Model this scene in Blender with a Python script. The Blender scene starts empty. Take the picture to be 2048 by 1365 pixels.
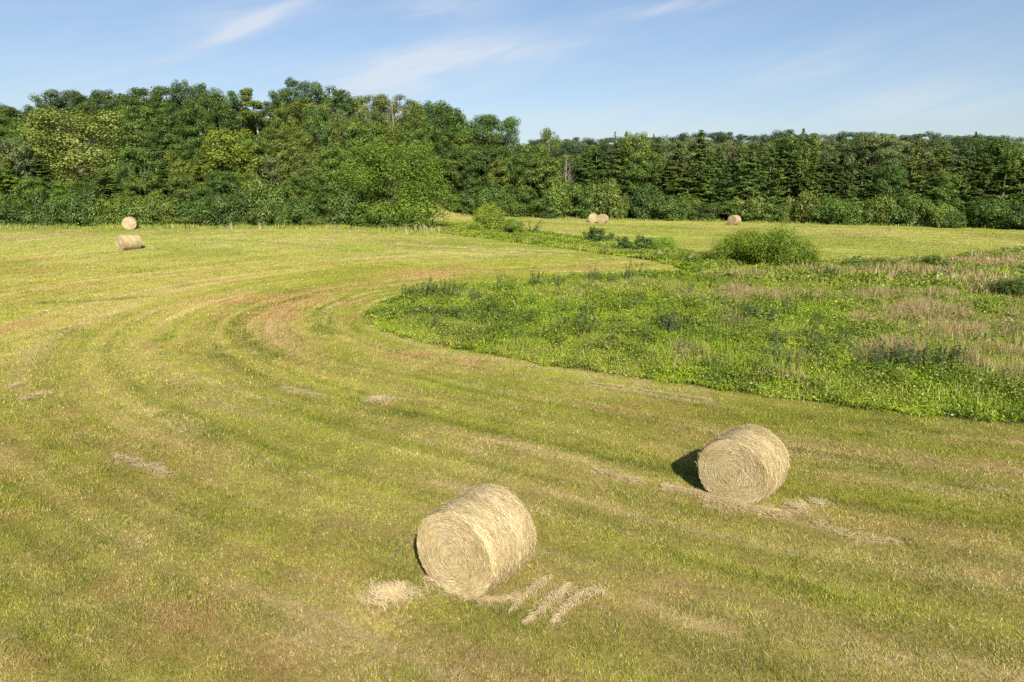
import bpy, math, numpy as np
from mathutils import Vector
R = np.random.default_rng(11)
sc = bpy.context.scene
COL = sc.collection
PI = math.pi

# ------------------------------------------------------------------ camera
H, F, CX, CY = 6.17, 1365.0, 1024.0, 682.5
PITCH = math.atan((CY - 366.0) / F)
CP, SP = math.cos(PITCH), math.sin(PITCH)
cam = bpy.data.cameras.new('camera'); cam.lens = 24; cam.sensor_width = 36
cam.clip_start = 0.1; cam.clip_end = 6000
camo = bpy.data.objects.new('camera', cam); COL.objects.link(camo)
camo.location = (0, 0, H); camo.rotation_euler = (PI/2 - PITCH, 0, 0)
sc.camera = camo

def ss(a, b, x):
    t = np.clip((x - a) / (b - a), 0, 1); return t*t*(3 - 2*t)

def terrain(x, y):
    x = np.asarray(x, float); y = np.asarray(y, float)
    left = 1 - ss(-22, -8, x)
    z = 0.9*ss(52, 79, y)*left - 0.5*ss(80, 90, y)*left
    y0 = 98 + 48*ss(-22, -2, x)
    z = z + 10.5*ss(y0, y0 + 67, y)*(1 - ss(-5, 45, x))
    z = z + 8.0*ss(165, 250, y)*ss(-5, 45, x)
    z = z + 0.05*np.sin(x*.21 + 1.3)*np.cos(y*.17) * ss(12, 30, y)
    return z

def ray(px, py, t):
    u = (px - CX)/F; v = (py - CY)/F
    return u*t, t*(CP - SP*v), H - t*(CP*v + SP)

def G(px, py, zoff=0.0):
    """pixel of the 2048 wide photograph -> point of the ground"""
    v = (py - CY)/F; k = CP*v + SP
    z = 0.0
    for _ in range(25):
        t = (H - z - zoff)/k
        x, y, _z = ray(px, py, t)
        z = .6*z + .4*float(terrain(x, y))
    return np.array([x, y])

def at_depth(px, Y):
    """ground point in direction px at forward distance Y"""
    x = 0.0
    t = Y/ (CP + 0.23*SP*1.0)
    for _ in range(4):
        z = float(terrain(x, Y))
        # depth t along the axis from (Y, z)
        t = Y*CP + (H - z)*SP
        x = (px - CX)/F*t
    return np.array([x, Y, float(terrain(x, Y))])

def top_z(py, x, Y):
    """height at which something at (x,Y) reaches pixel row py"""
    # solve for z:  (CY-row): v = (Y*-SP*... )
    a = (CY - py)/F
    # cam axes: forward=(0,CP,-SP) up=(0,SP,CP);  up/forward = a
    # up = Y*SP + dz*CP ; fwd = Y*CP - dz*SP
    dz = (a*Y*CP - Y*SP)/(CP + a*SP)
    return H + dz

# ------------------------------------------------------------------ noise
TAB = np.random.default_rng(5).random((256, 256))
def vn(x, y):
    x = np.asarray(x, float); y = np.asarray(y, float)
    xi = np.floor(x).astype(np.int64); yi = np.floor(y).astype(np.int64)
    fx = x - xi; fy = y - yi
    fx = fx*fx*(3-2*fx); fy = fy*fy*(3-2*fy)
    a = TAB[xi & 255, yi & 255]; b = TAB[(xi+1) & 255, yi & 255]
    c = TAB[xi & 255, (yi+1) & 255]; d = TAB[(xi+1) & 255, (yi+1) & 255]
    return (a*(1-fx)+b*fx)*(1-fy) + (c*(1-fx)+d*fx)*fy
def fbm(x, y, o=4):
    s = 0; a = .5; n = 0
    for i in range(o):
        s = s + a*vn(x + 17.3*i, y - 9.1*i); n += a
        x = x*2.03; y = y*2.03; a *= .5
    return s/n
def nz(x, y, o=4, c=2.2):          # contrasty, about 0..1
    return np.clip((fbm(x, y, o) - .5)*c + .5, 0, 1)

# ------------------------------------------------------------------ mesh helpers
def tag(o, label=None, cat=None, group=None, kind=None):
    if label: o['label'] = label
    if cat: o['category'] = cat
    if group: o['group'] = group
    if kind: o['kind'] = kind
    return o

def mesh(name, V, faces, mats, attrs=(), smooth=False):
    """faces: list of (n,k) index arrays. attrs: (name, type, domain, array)"""
    me = bpy.data.meshes.new(name)
    V = np.asarray(V, np.float32).reshape(-1, 3)
    me.vertices.add(len(V)); me.vertices.foreach_set('co', V.ravel())
    faces = [np.asarray(f, np.int32) for f in faces if len(f)]
    nl = sum(f.size for f in faces); nf = sum(len(f) for f in faces)
    me.loops.add(nl); me.polygons.add(nf)
    me.loops.foreach_set('vertex_index', np.concatenate([f.ravel() for f in faces]))
    st = []; o = 0
    for f in faces:
        st.append(o + np.arange(len(f))*f.shape[1]); o += f.size
    me.polygons.foreach_set('loop_start', np.concatenate(st).astype(np.int32))
    if smooth:
        me.polygons.foreach_set('use_smooth', np.ones(nf, bool))
    for (an, ty, dom, arr) in attrs:
        a = me.attributes.new(an, ty, dom)
        arr = np.asarray(arr, np.float32)
        if ty == 'FLOAT_COLOR':
            arr = arr*ALB
            if arr.shape[1] == 3: arr = np.concatenate([arr, np.ones((len(arr), 1), np.float32)], 1)
            arr[:, 3] = 1; a.data.foreach_set('color', arr.ravel())
        else:
            a.data.foreach_set('value', arr.ravel())
    me.update(calc_edges=True)
    for m in (mats if isinstance(mats, (list, tuple)) else [mats]): me.materials.append(m)
    return me

def obj(name, me, parent=None, loc=None):
    o = bpy.data.objects.new(name, me); COL.objects.link(o)
    if parent: o.parent = parent
    if loc is not None: o.location = loc
    return o
def empty(name, loc=(0, 0, 0), rz=0.0):
    o = bpy.data.objects.new(name, None); COL.objects.link(o)
    o.location = [float(v) for v in loc]; o.rotation_euler = (0, 0, rz); o.empty_display_size = .3
    return o

ALB = .72   # all plant, straw and soil colours below are scaled to real reflectances by this
def unit(v): return v/np.maximum(np.linalg.norm(v, axis=-1, keepdims=True), 1e-9)
def rdir(rng, n):
    v = rng.normal(size=(n, 3)); return unit(v)

def leafquads(P, N, size, aspect, rng, up=0.0):
    """diamond leaves at P facing N; up>0 turns their long axis upwards"""
    n = len(P)
    a = rdir(rng, n); a[:, 2] += up
    u = unit(a - N*np.sum(a*N, 1, keepdims=True)); w = np.cross(N, u)
    s = np.asarray(size).reshape(-1, 1)*.5; asp = np.asarray(aspect).reshape(-1, 1)
    V = np.stack([P - u*s, P + w*s*asp - u*s*.1, P + u*s, P - w*s*asp - u*s*.1], 1).reshape(-1, 3)
    Fq = np.arange(4*n).reshape(n, 4)
    return V, Fq

def blades(P, h, w, lean, az, face, rng=None):
    """triangular blades: base P, height h, width w, lean angle, lean azimuth, facing angle"""
    n = len(P)
    d = np.stack([np.sin(lean)*np.cos(az), np.sin(lean)*np.sin(az), np.cos(lean)], 1)
    s = np.stack([np.cos(face), np.sin(face), np.zeros(n)], 1)
    w = np.asarray(w).reshape(-1, 1)*.5
    V = np.stack([P - s*w, P + s*w, P + d*np.asarray(h).reshape(-1, 1)], 1).reshape(-1, 3)
    return V, np.arange(3*n).reshape(n, 3)

def bentblades(P, h, w, lean, az, face):
    """blades in two pieces, the upper one bending over"""
    n = len(P); h = np.asarray(h).reshape(-1, 1); w = np.asarray(w).reshape(-1, 1)*.5
    d1 = np.stack([np.sin(lean*.4)*np.cos(az), np.sin(lean*.4)*np.sin(az), np.cos(lean*.4)], 1)
    d2 = np.stack([np.sin(lean*1.5)*np.cos(az), np.sin(lean*1.5)*np.sin(az), np.cos(lean*1.5)], 1)
    s = np.stack([np.cos(face), np.sin(face), np.zeros(n)], 1)
    m = P + d1*h*.6
    V = np.stack([P - s*w, P + s*w, m + s*w*.8, m - s*w*.8, m + d2*h*.45], 1).reshape(-1, 3)
    b = np.arange(n).reshape(-1, 1)*5
    return V, [b + np.array([[0, 1, 2, 3]]), b + np.array([[3, 2, 4]])]

def tube(path, rad, sides=7):
    path = np.asarray(path, float); n = len(path)
    V = []; a = np.linspace(0, 2*PI, sides, endpoint=False)
    for i in range(n):
        t = path[min(i+1, n-1)] - path[max(i-1, 0)]; t = t/max(np.linalg.norm(t), 1e-9)
        r = np.array([1., 0, 0]) if abs(t[0]) < .8 else np.array([0, 1., 0])
        u = np.cross(t, r); u /= np.linalg.norm(u); w = np.cross(t, u)
        V.append(path[i] + rad[i]*(np.cos(a)[:, None]*u + np.sin(a)[:, None]*w))
    V = np.concatenate(V); Q = []
    for i in range(n-1):
        for k in range(sides):
            Q.append((i*sides+k, i*sides+(k+1) % sides, (i+1)*sides+(k+1) % sides, (i+1)*sides+k))
    return V, np.array(Q)

class Tubes:
    def __init__(s): s.V = []; s.F = []; s.n = 0
    def add(s, path, rad, sides=6):
        V, Q = tube(path, rad, sides); s.V.append(V); s.F.append(Q + s.n); s.n += len(V)
    def mesh(s, name, mat): return mesh(name, np.concatenate(s.V), [np.concatenate(s.F)], mat, smooth=True)

# ------------------------------------------------------------------ materials
def newmat(name):
    m = bpy.data.materials.new(name); m.use_nodes = True
    nt = m.node_tree; nt.nodes.clear()
    out = nt.nodes.new('ShaderNodeOutputMaterial')
    return m, nt, out
def N(nt, t, **kw):
    n = nt.nodes.new(t)
    for k, v in kw.items():
        if k.startswith('i_'): n.inputs[k[2:]].default_value = v
        else: setattr(n, k, v)
    return n
def math_(nt, op, a, b=None, c=None, clamp=False):
    n = nt.nodes.new('ShaderNodeMath'); n.operation = op; n.use_clamp = clamp
    for i, v in enumerate((a, b, c)):
        if v is None: continue
        if isinstance(v, (int, float)): n.inputs[i].default_value = v
        else: nt.links.new(v, n.inputs[i])
    return n.outputs[0]
def mixc(nt, f, a, b, blend='MIX'):
    n = nt.nodes.new('ShaderNodeMix'); n.data_type = 'RGBA'; n.blend_type = blend
    for i, v in ((0, f), (6, a), (7, b)):
        if isinstance(v, (int, float)): n.inputs[i].default_value = v
        elif isinstance(v, tuple): n.inputs[i].default_value = (*v, 1)
        else: nt.links.new(v, n.inputs[i])
    return n.outputs[2]

def foliage_shader(nt, out, col, trans=.3, gloss=.04, rough=.45):
    L = nt.links
    d = N(nt, 'ShaderNodeBsdfDiffuse'); t = N(nt, 'ShaderNodeBsdfTranslucent'); g = N(nt, 'ShaderNodeBsdfGlossy')
    g.inputs['Roughness'].default_value = rough
    L.new(col, d.inputs[0])
    tc = mixc(nt, 1.0, col, (1.15, 1.25, .6), 'MULTIPLY'); L.new(tc, t.inputs[0])
    m1 = N(nt, 'ShaderNodeMixShader'); m1.inputs[0].default_value = trans
    L.new(d.outputs[0], m1.inputs[1]); L.new(t.outputs[0], m1.inputs[2])
    m2 = N(nt, 'ShaderNodeMixShader'); m2.inputs[0].default_value = gloss
    L.new(m1.outputs[0], m2.inputs[1]); L.new(g.outputs[0], m2.inputs[2])
    L.new(m2.outputs[0], out.inputs[0])

def mat_leaf(name, trans=.28, gloss=.045):
    """colour of the plant (object colour) varied from leaf to leaf"""
    m, nt, out = newmat(name)
    oi = N(nt, 'ShaderNodeObjectInfo'); at = N(nt, 'ShaderNodeAttribute', attribute_name='tint')
    k = math_(nt, 'MULTIPLY_ADD', at.outputs['Fac'], 1.35, .42)
    c = N(nt, 'ShaderNodeVectorMath', operation='SCALE')
    nt.links.new(oi.outputs['Color'], c.inputs[0]); nt.links.new(k, c.inputs['Scale'])
    yel = mixc(nt, math_(nt, 'MULTIPLY', at.outputs['Fac'], .5), c.outputs[0], (1.12, 1.04, .75), 'MULTIPLY')
    foliage_shader(nt, out, yel, trans, gloss)
    return m
def mat_col(name, trans=.25, gloss=.03):
    m, nt, out = newmat(name)
    at = N(nt, 'ShaderNodeAttribute', attribute_name='Col')
    foliage_shader(nt, out, at.outputs['Color'], trans, gloss)
    return m
M_LEAF = mat_leaf('leaf_material', .25, .018)
M_NEEDLE = mat_leaf('needle_material', .15, .015)
M_BLADE = mat_col('blade_material', .32, .03)
M_STRAW = mat_col('straw_material', .15, .05)

def mat_bark(name, c1, c2):
    m, nt, out = newmat(name)
    tc = N(nt, 'ShaderNodeTexCoord'); mp = N(nt, 'ShaderNodeMapping'); mp.inputs['Scale'].default_value = (6, 6, 1.2)
    nt.links.new(tc.outputs['Object'], mp.inputs[0])
    no = N(nt, 'ShaderNodeTexNoise'); no.inputs['Scale'].default_value = 2.5; no.inputs['Detail'].default_value = 6
    nt.links.new(mp.outputs[0], no.inputs[0])
    b = N(nt, 'ShaderNodeBsdfPrincipled'); b.inputs['Roughness'].default_value = .9
    nt.links.new(mixc(nt, no.outputs[0], c1, c2), b.inputs['Base Color'])
    bp = N(nt, 'ShaderNodeBump'); bp.inputs['Strength'].default_value = .6; bp.inputs['Distance'].default_value = .05
    nt.links.new(no.outputs[0], bp.inputs['Height']); nt.links.new(bp.outputs[0], b.inputs['Normal'])
    nt.links.new(b.outputs[0], out.inputs[0])
    return m
M_BARK = mat_bark('bark', (.055, .042, .03), (.13, .105, .08))
M_GREYBARK = mat_bark('grey_bark', (.19, .16, .135), (.40, .355, .31))

# ------------------------------------------------------------------ field layout (plan of the ground)
MOW_PX = [(1376, 541), (1330, 549), (1200, 553), (1050, 561), (900, 577), (800, 593), (748, 613), (733, 635), (758, 660),
          (850, 686), (950, 705), (1100, 731), (1300, 760), (1500, 790), (1700, 815), (1900, 838), (2048, 850), (2300, 880)]
MOW = np.array([G(*p) for p in MOW_PX])
UP_PX = [(2300, 486), (2048, 500), (1960, 507), (1880, 524), (1780, 527), (1700, 526), (1620, 532), (1430, 514), (1350, 498), (1250, 488),
         (1150, 475), (1050, 461), (960, 454), (900, 446), (862, 444)]
LOW_PX = [(850, 462), (950, 475), (1050, 488), (1150, 500), (1250, 514), (1330, 526)]
WILD = np.concatenate([MOW, np.array([G(*p) for p in UP_PX + LOW_PX])])

def inside(poly, x, y):
    r = np.zeros(np.shape(x), bool); n = len(poly)
    for i in range(n):
        x1, y1 = poly[i]; x2, y2 = poly[(i+1) % n]
        if y1 == y2: continue
        c = ((y1 > y) != (y2 > y)) & (x < (x2-x1)*(y-y1)/(y2-y1) + x1)
        r ^= c
    return r
def dist_line(P, x, y):
    """distance to a polyline and the length along it"""
    best = np.full(np.shape(x), 1e9); s = np.zeros(np.shape(x)); acc = 0.0
    for i in range(len(P)-1):
        a = P[i]; b = P[i+1]; ab = b-a; L = np.hypot(*ab)
        t = np.clip(((x-a[0])*ab[0] + (y-a[1])*ab[1])/(L*L), 0, 1)
        d = np.hypot(x - a[0] - t*ab[0], y - a[1] - t*ab[1])
        m = d < best
        best = np.where(m, d, best); s = np.where(m, acc + t*L, s); acc += L
    return best, s

# smooth version of the mown edge, extended, for the mower's rounds
def smooth_line(P, n=8):
    out = []
    Q = np.concatenate([[2*P[0]-P[1]], P, [2*P[-1]-P[-2]]])
    for i in range(1, len(Q)-2):
        for k in range(n):
            t = k/n; a, b, c, d = Q[i-1], Q[i], Q[i+1], Q[i+2]
            out.append(.5*((2*b) + (c-a)*t + (2*a-5*b+4*c-d)*t*t + (3*b-a-3*c+d)*t**3))
    out.append(P[-1]); return np.array(out)
ROUND = smooth_line(MOW, 4)

def ell(px, py, rx, ry):
    c = G(px, py); e = G(px+rx, py); n = G(px, py-ry); s = G(px, py+ry)
    return c[0], c[1], abs(e[0]-c[0]), max(abs(n[1]-s[1])/2, .05)
def pl(*pts): return smooth_line(np.array([G(*p) for p in pts]), 4)

RED = [(*ell(*e), k) for (*e, k) in [
    (850, 546, 95, 8, .75), (920, 535, 60, 6, .4), (560, 592, 110, 9, .8), (470, 604, 60, 8, .7), (620, 606, 90, 8, .4), (440, 622, 30, 6, .6),
    (30, 655, 55, 22, .6), (60, 545, 60, 7, .35), (20, 480, 70, 6, .5), (110, 470, 90, 4, .5), (320, 690, 60, 10, .4), (360, 688, 14, 10, .5), (320, 658, 20, 5, .6),
    (560, 630, 60, 16, .5), (700, 640, 30, 20, .3), (1180, 533, 90, 7, .4), (215, 516, 35, 4, .5), (740, 520, 40, 4, .3), (950, 492, 30, 4, .4), (1010, 497, 40, 3, .3),
    (650, 577, 80, 4, .4), (820, 712, 60, 8, .5), (930, 724, 70, 7, .5), (80, 840, 60, 25, .35), (230, 1180, 60, 40, .3), (380, 1230, 90, 40, .35), (300, 1300, 70, 40, .3),
    (560, 1330, 80, 40, .35), (1580, 1165, 60, 20, .3), (130, 1110, 70, 40, .25), (470, 1060, 50, 20, .3), (690, 1150, 60, 30, .35), (1360, 1180, 70, 30, .25), (60, 1330, 60, 40, .3)]]
TANP = [(*ell(*e), k) for (*e, k) in [
    (785, 1195, 62, 26, .8), (950, 1195, 90, 20, .3), (1470, 1010, 100, 16, .4), (1050, 1190, 60, 30, .1), (1600, 1015, 60, 20, .3),
    (1740, 1080, 70, 12, .5), (280, 928, 60, 14, .6), (600, 783, 40, 6, .6), (760, 803, 36, 9, .8), (30, 775, 22, 8, .7), (80, 790, 24, 8, .7), (45, 800, 22, 7, .6),
    (1230, 955, 60, 10, .5), (350, 655, 40, 6, .4), (270, 1080, 60, 20, .3), (870, 740, 120, 10, .35), (140, 940, 60, 20, .3), (330, 790, 40, 12, .3), (150, 870, 30, 8, .5),
    (470, 1010, 40, 10, .3), (1900, 880, 160, 14, .3), (1430, 1255, 60, 12, .4), (1960, 1150, 90, 20, .35), (1290, 1215, 40, 8, .4), (1160, 580, 0, 0, 0)] if k > 0]
DARK = [(L, w, k) for L, w, k in [
    (pl((610, 594), (545, 610), (498, 628), (470, 653), (480, 676), (508, 697), (550, 716)), .40, .65),
    (pl((690, 597), (655, 615), (630, 638), (640, 655), (668, 674)), .34, .6),
    (pl((430, 712), (490, 745), (560, 774), (640, 800), (740, 822), (830, 832)), .32, .6),
    (pl((540, 800), (620, 830), (700, 845)), .25, .4),
    (pl((300, 742), (360, 775), (430, 800)), .4, .4),
    (pl((90, 606), (180, 602), (290, 594)), .5, .6),
    (pl((380, 478), (520, 484), (720, 503)), .5, .45),
    (pl((330, 830), (480, 905), (560, 945), (640, 985)), .3, .45),
    (pl((1020, 1010), (1160, 1040), (1330, 1090)), .3, .3),
    (pl((1100, 880), (1300, 925), (1560, 960)), .35, .3),
    (pl((1600, 905), (1800, 945), (2040, 990)), .35, .35)]]
STRAWL = [(L, w, k) for L, w, k in [
    (pl((1180, 768), (1300, 785), (1420, 803)), .13, .9),
    (pl((560, 776), (600, 784), (642, 793)), .14, .8),
    (pl((226, 911), (275, 925), (335, 951)), .12, .9),
    (pl((1180, 940), (1230, 955), (1280, 966)), .12, .7),
    (pl((1318, 976), (1400, 990), (1480, 1014), (1570, 1032)), .16, .8),
    (pl((1620, 1045), (1700, 1075), (1790, 1086)), .16, .4),
    (pl((730, 850), (830, 872), (960, 905)), .15, .4),
    (pl((1280, 1200), (1360, 1235), (1480, 1270)), .14, .5),
    (pl((860, 640), (760, 668)), .1, .1),
    (pl((742, 655), (850, 694), (1000, 722), (1200, 754), (1400, 784)), .35, .45),
    (pl((1100, 1156), (1060, 1186), (1018, 1226)), .06, .8),
    (pl((1142, 1170), (1100, 1205), (1052, 1250)), .07, .8),
    (pl((1212, 1188), (1172, 1184), (1140, 1212), (1108, 1250)), .08, .6),
    (pl((850, 1160), (900, 1185), (985, 1203), (1035, 1192)), .12, .7)]]

def ellw(L, x, y, warp=None):
    w = np.zeros(np.shape(x))
    wob = 0.6 + .8*nz(x*1.1 + 3, y*1.1, 3)
    for (cx, cy, rx, ry, k) in L:
        d = np.hypot((x-cx)/rx, (y-cy)/ry)/wob
        w = np.maximum(w, k*(1 - ss(.35, 1.15, d)))
    return w
def linew(L, x, y):
    w = np.zeros(np.shape(x))
    wob = .5 + 1.0*nz(x*2.2, y*2.2, 2)
    for (P, wd, k) in L:
        m = (x > P[:, 0].min()-1.5) & (x < P[:, 0].max()+1.5) & (y > P[:, 1].min()-1.5) & (y < P[:, 1].max()+1.5)
        if not m.any(): continue
        d, _ = dist_line(P, x[m], y[m])
        w[m] = np.maximum(w[m], k*(1 - ss(.35, 1.2, d/(wd*wob[m]))))
    return w

S_TIP = float(dist_line(ROUND, *[np.array([v]) for v in G(735, 635)])[1][0])
ARCS = [(.8, .10, S_TIP - 8, S_TIP + 12, .55), (1.7, .12, S_TIP - 12, S_TIP + 20, .65), (2.6, .11, S_TIP - 14, S_TIP + 5, .5), (3.3, .10, S_TIP - 5, S_TIP + 14, .5), (3.9, .14, S_TIP - 9, S_TIP + 24, .7), (5.2, .14, S_TIP - 18, S_TIP + 8, .6),
        (5.9, .12, S_TIP - 4, S_TIP + 20, .5), (6.6, .16, S_TIP - 6, S_TIP + 30, .6), (8.3, .17, S_TIP - 4, S_TIP + 22, .45), (10.2, .18, S_TIP - 4, S_TIP + 30, .45), (12.4, .2, S_TIP - 2, S_TIP + 34, .4), (14.8, .22, S_TIP, S_TIP + 40, .35)]
FAR_DIR = unit(np.array([[85.0, -38.0]]))[0]
def field(x, y):
    """weights of tan, red-brown, straw and dark green grass at points of the field"""
    d, s = dist_line(ROUND, x, y)
    far = ss(56, 64, y - .9*np.minimum(x, 0)*0)*ss(-18, -6, x - (y-90)*.0)
    u = x*FAR_DIR[0] + y*FAR_DIR[1]; v = -x*FAR_DIR[1] + y*FAR_DIR[0]
    swath = np.where(far > .5, nz(u*.03, v*.42, 4, 2.6), nz(d*1.15, s*.07, 4, 2.4))
    fine = np.where(far > .5, nz(u*.12, v*1.3, 3, 2.2), nz(d*3.2 + 7, s*.22, 3, 2.2))
    big = nz(x*.10, y*.10, 4, 2.6)
    med = np.clip(.5 + .9*(np.where(far > .5, nz(u*.10, v*.9, 4, 2.6), nz(d*.8 + 5, s*.16, 4, 2.6)) - .5) + .45*(nz(x*.45 + 9, y*.45, 4, 2.6) - .5), 0, 1)
    sml = np.clip(.5 + .6*(nz(x*1.7 + 4, y*1.7, 3, 2.6) - .5) + .6*(nz(d*2.1, s*.5, 3, 2.6) - .5), 0, 1)
    tan = np.where(far > .5, .06, .22 - .10*ss(25, 55, y)) + np.where(far > .5, .22, .30 + .2*ss(14, 6, d))*(swath - .1*(d < 12)) + .16*(fine-.5) + .30*(big-.5) + .42*(med-.5) + .30*(sml-.5)
    tan = tan + .7*ellw(TANP, x, y)
    red = .45*np.exp(-((d - 4.5)/2.2)**2)*ss(S_TIP - 10, S_TIP - 4, s)*(1 - ss(S_TIP + 2, S_TIP + 9, s))*(.2 + .9*med) + 1.35*ellw(RED, x, y)*(.45 + .75*med) + .40*ss(.52, .95, nz(x*.22+31, y*.22, 4, 2.4))*(.3 + .7*sml)
    dark = .95*linew(DARK, x, y)*(.55 + .3*fine + .3*med) + .28*ss(.62, .98, np.where(far > .5, 0*d, nz(d*1.5 + 40, s*.09 + 3, 3, 2.6)))*med
    for dk, wk, s0, s1, kk_ in ARCS:
        dark = dark + kk_*np.exp(-((d + .25*(nz(s*.5 + dk, s*0, 2) - .5) - dk)/wk)**2)*ss(s0, s0 + 3, s)*(1 - ss(s1 - 4, s1, s))*(.35 + .65*nz(s*.9, d*.5 + dk, 3, 2.2))*(far < .5)
    dark = dark + .20*ss(.6, .95, nz(x*.7 + 13, y*.7 + 5, 4, 2.6))
    straw = linew(STRAWL, x, y) + .5*ss(.72, .98, fine)*ss(.35, .9, swath)
    straw = np.where(far > .5, straw*1.2, straw)
    line = np.where(far > .5, nz(u*.06 + 2, v*1.1, 3, 2.4), .6*nz(d*2.6 + 21, s*.10, 3, 2.6) + .4*nz(d*6.0 + 3, s*.30, 2, 2.4))
    return [np.clip(a, 0, 1) for a in (tan, red, straw, dark, big, med, line)]
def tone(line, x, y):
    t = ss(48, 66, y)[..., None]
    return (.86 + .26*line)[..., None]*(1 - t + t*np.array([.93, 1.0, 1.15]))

C_G1 = np.array([.225, .270, .024]); C_G2 = np.array([.445, .455, .066]); C_GD = np.array([.110, .150, .020])
C_TAN = np.array([.60, .45, .19]); C_STRAW = np.array([.84, .69, .41]); C_RED = np.array([.53, .285, .135]); C_SOIL = np.array([.21, .15, .06])
def lerp(a, b, t): return a + (b-a)*np.asarray(t)[..., None]
def field_col(x, y):
    tan, red, straw, dark, big, med, line = field(x, y)
    c = lerp(C_G1, C_G2, .35 + .5*big)
    c = lerp(c, C_TAN, tan*.75); c = lerp(c, C_RED, red*.8)
    c = lerp(c, C_GD, dark*.75); c = lerp(c, C_STRAW, straw*.8)
    return c*tone(line, x, y)

# ------------------------------------------------------------------ ground: one sheet to the horizon
def graded(lo, hi, d0, k, c0=0.0):
    v = [0.0]
    while v[-1] < hi: v.append(v[-1] + max(d0, k*v[-1]))
    return np.array(v)
gx = graded(0, 700, .14, .013); gx = np.concatenate([-gx[:0:-1], gx])
gy0 = graded(0, 900, .14, .012); gy = np.concatenate([np.array([-400, -200, -100, -50, -25, -12, -6, -3, -1.5]), gy0, [1500, 3000]])
gx = np.concatenate([[-3000, -1500], gx, [1500, 3000]])
XX, YY = np.meshgrid(gx, gy)
x = XX.ravel(); y = YY.ravel()
z = terrain(x, y)
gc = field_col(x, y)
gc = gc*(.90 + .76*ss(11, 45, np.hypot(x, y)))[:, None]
wild = inside(WILD, x, y)
gc[wild] = lerp(np.array([.10, .12, .03]), np.array([.24, .17, .08]), nz(x*.3, y*.3, 3)[wild])
tl = np.interp(x, [-16, 9, 27, 54, 80, 200], [140, 128, 117.5, 106, 94, 80])
wood = ((y > 89.5) & (x < -14)) | ((y > tl + .5) & (x >= -14))
gc[wood] = lerp(np.array([.075, .052, .025]), np.array([.06, .07, .02]), nz(x*.4, y*.4, 3))[wood]
nx, ny = len(gx), len(gy)
i = np.arange(nx*ny).reshape(ny, nx)
Q = np.stack([i[:-1, :-1], i[:-1, 1:], i[1:, 1:], i[1:, :-1]], -1).reshape(-1, 4)
mg, nt, out = newmat('field_ground')
at = N(nt, 'ShaderNodeAttribute', attribute_name='Col')
geo = N(nt, 'ShaderNodeNewGeometry')
n1 = N(nt, 'ShaderNodeTexNoise'); n1.inputs['Scale'].default_value = 9; n1.inputs['Detail'].default_value = 8; n1.inputs['Roughness'].default_value = .75
n2 = N(nt, 'ShaderNodeTexNoise'); n2.inputs['Scale'].default_value = 1.3; n2.inputs['Detail'].default_value = 6; n2.inputs['Roughness'].default_value = .7
nt.links.new(geo.outputs['Position'], n1.inputs[0]); nt.links.new(geo.outputs['Position'], n2.inputs[0])
k1 = math_(nt, 'MULTIPLY_ADD', n1.outputs[0], 1.7, -.20); k2 = math_(nt, 'MULTIPLY_ADD', n2.outputs[0], .9, .55)
kk = math_(nt, 'MULTIPLY', k1, k2)
sc_ = N(nt, 'ShaderNodeVectorMath', operation='SCALE'); nt.links.new(at.outputs['Color'], sc_.inputs[0]); nt.links.new(kk, sc_.inputs['Scale'])
tw = mixc(nt, math_(nt, 'MULTIPLY_ADD', n1.outputs[0], 1.6, -.45, True), sc_.outputs[0], (.165, .11, .053))
bs = N(nt, 'ShaderNodeBsdfDiffuse'); nt.links.new(mixc(nt, .45, tw, sc_.outputs[0]), bs.inputs[0])
bp = N(nt, 'ShaderNodeBump'); bp.inputs['Strength'].default_value = .5; bp.inputs['Distance'].default_value = .05
nt.links.new(n1.outputs[0], bp.inputs['Height']); nt.links.new(bp.outputs[0], bs.inputs['Normal'])
nt.links.new(bs.outputs[0], out.inputs[0])
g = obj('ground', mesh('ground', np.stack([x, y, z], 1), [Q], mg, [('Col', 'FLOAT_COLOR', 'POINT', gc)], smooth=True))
tag(g, kind='structure')

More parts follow.
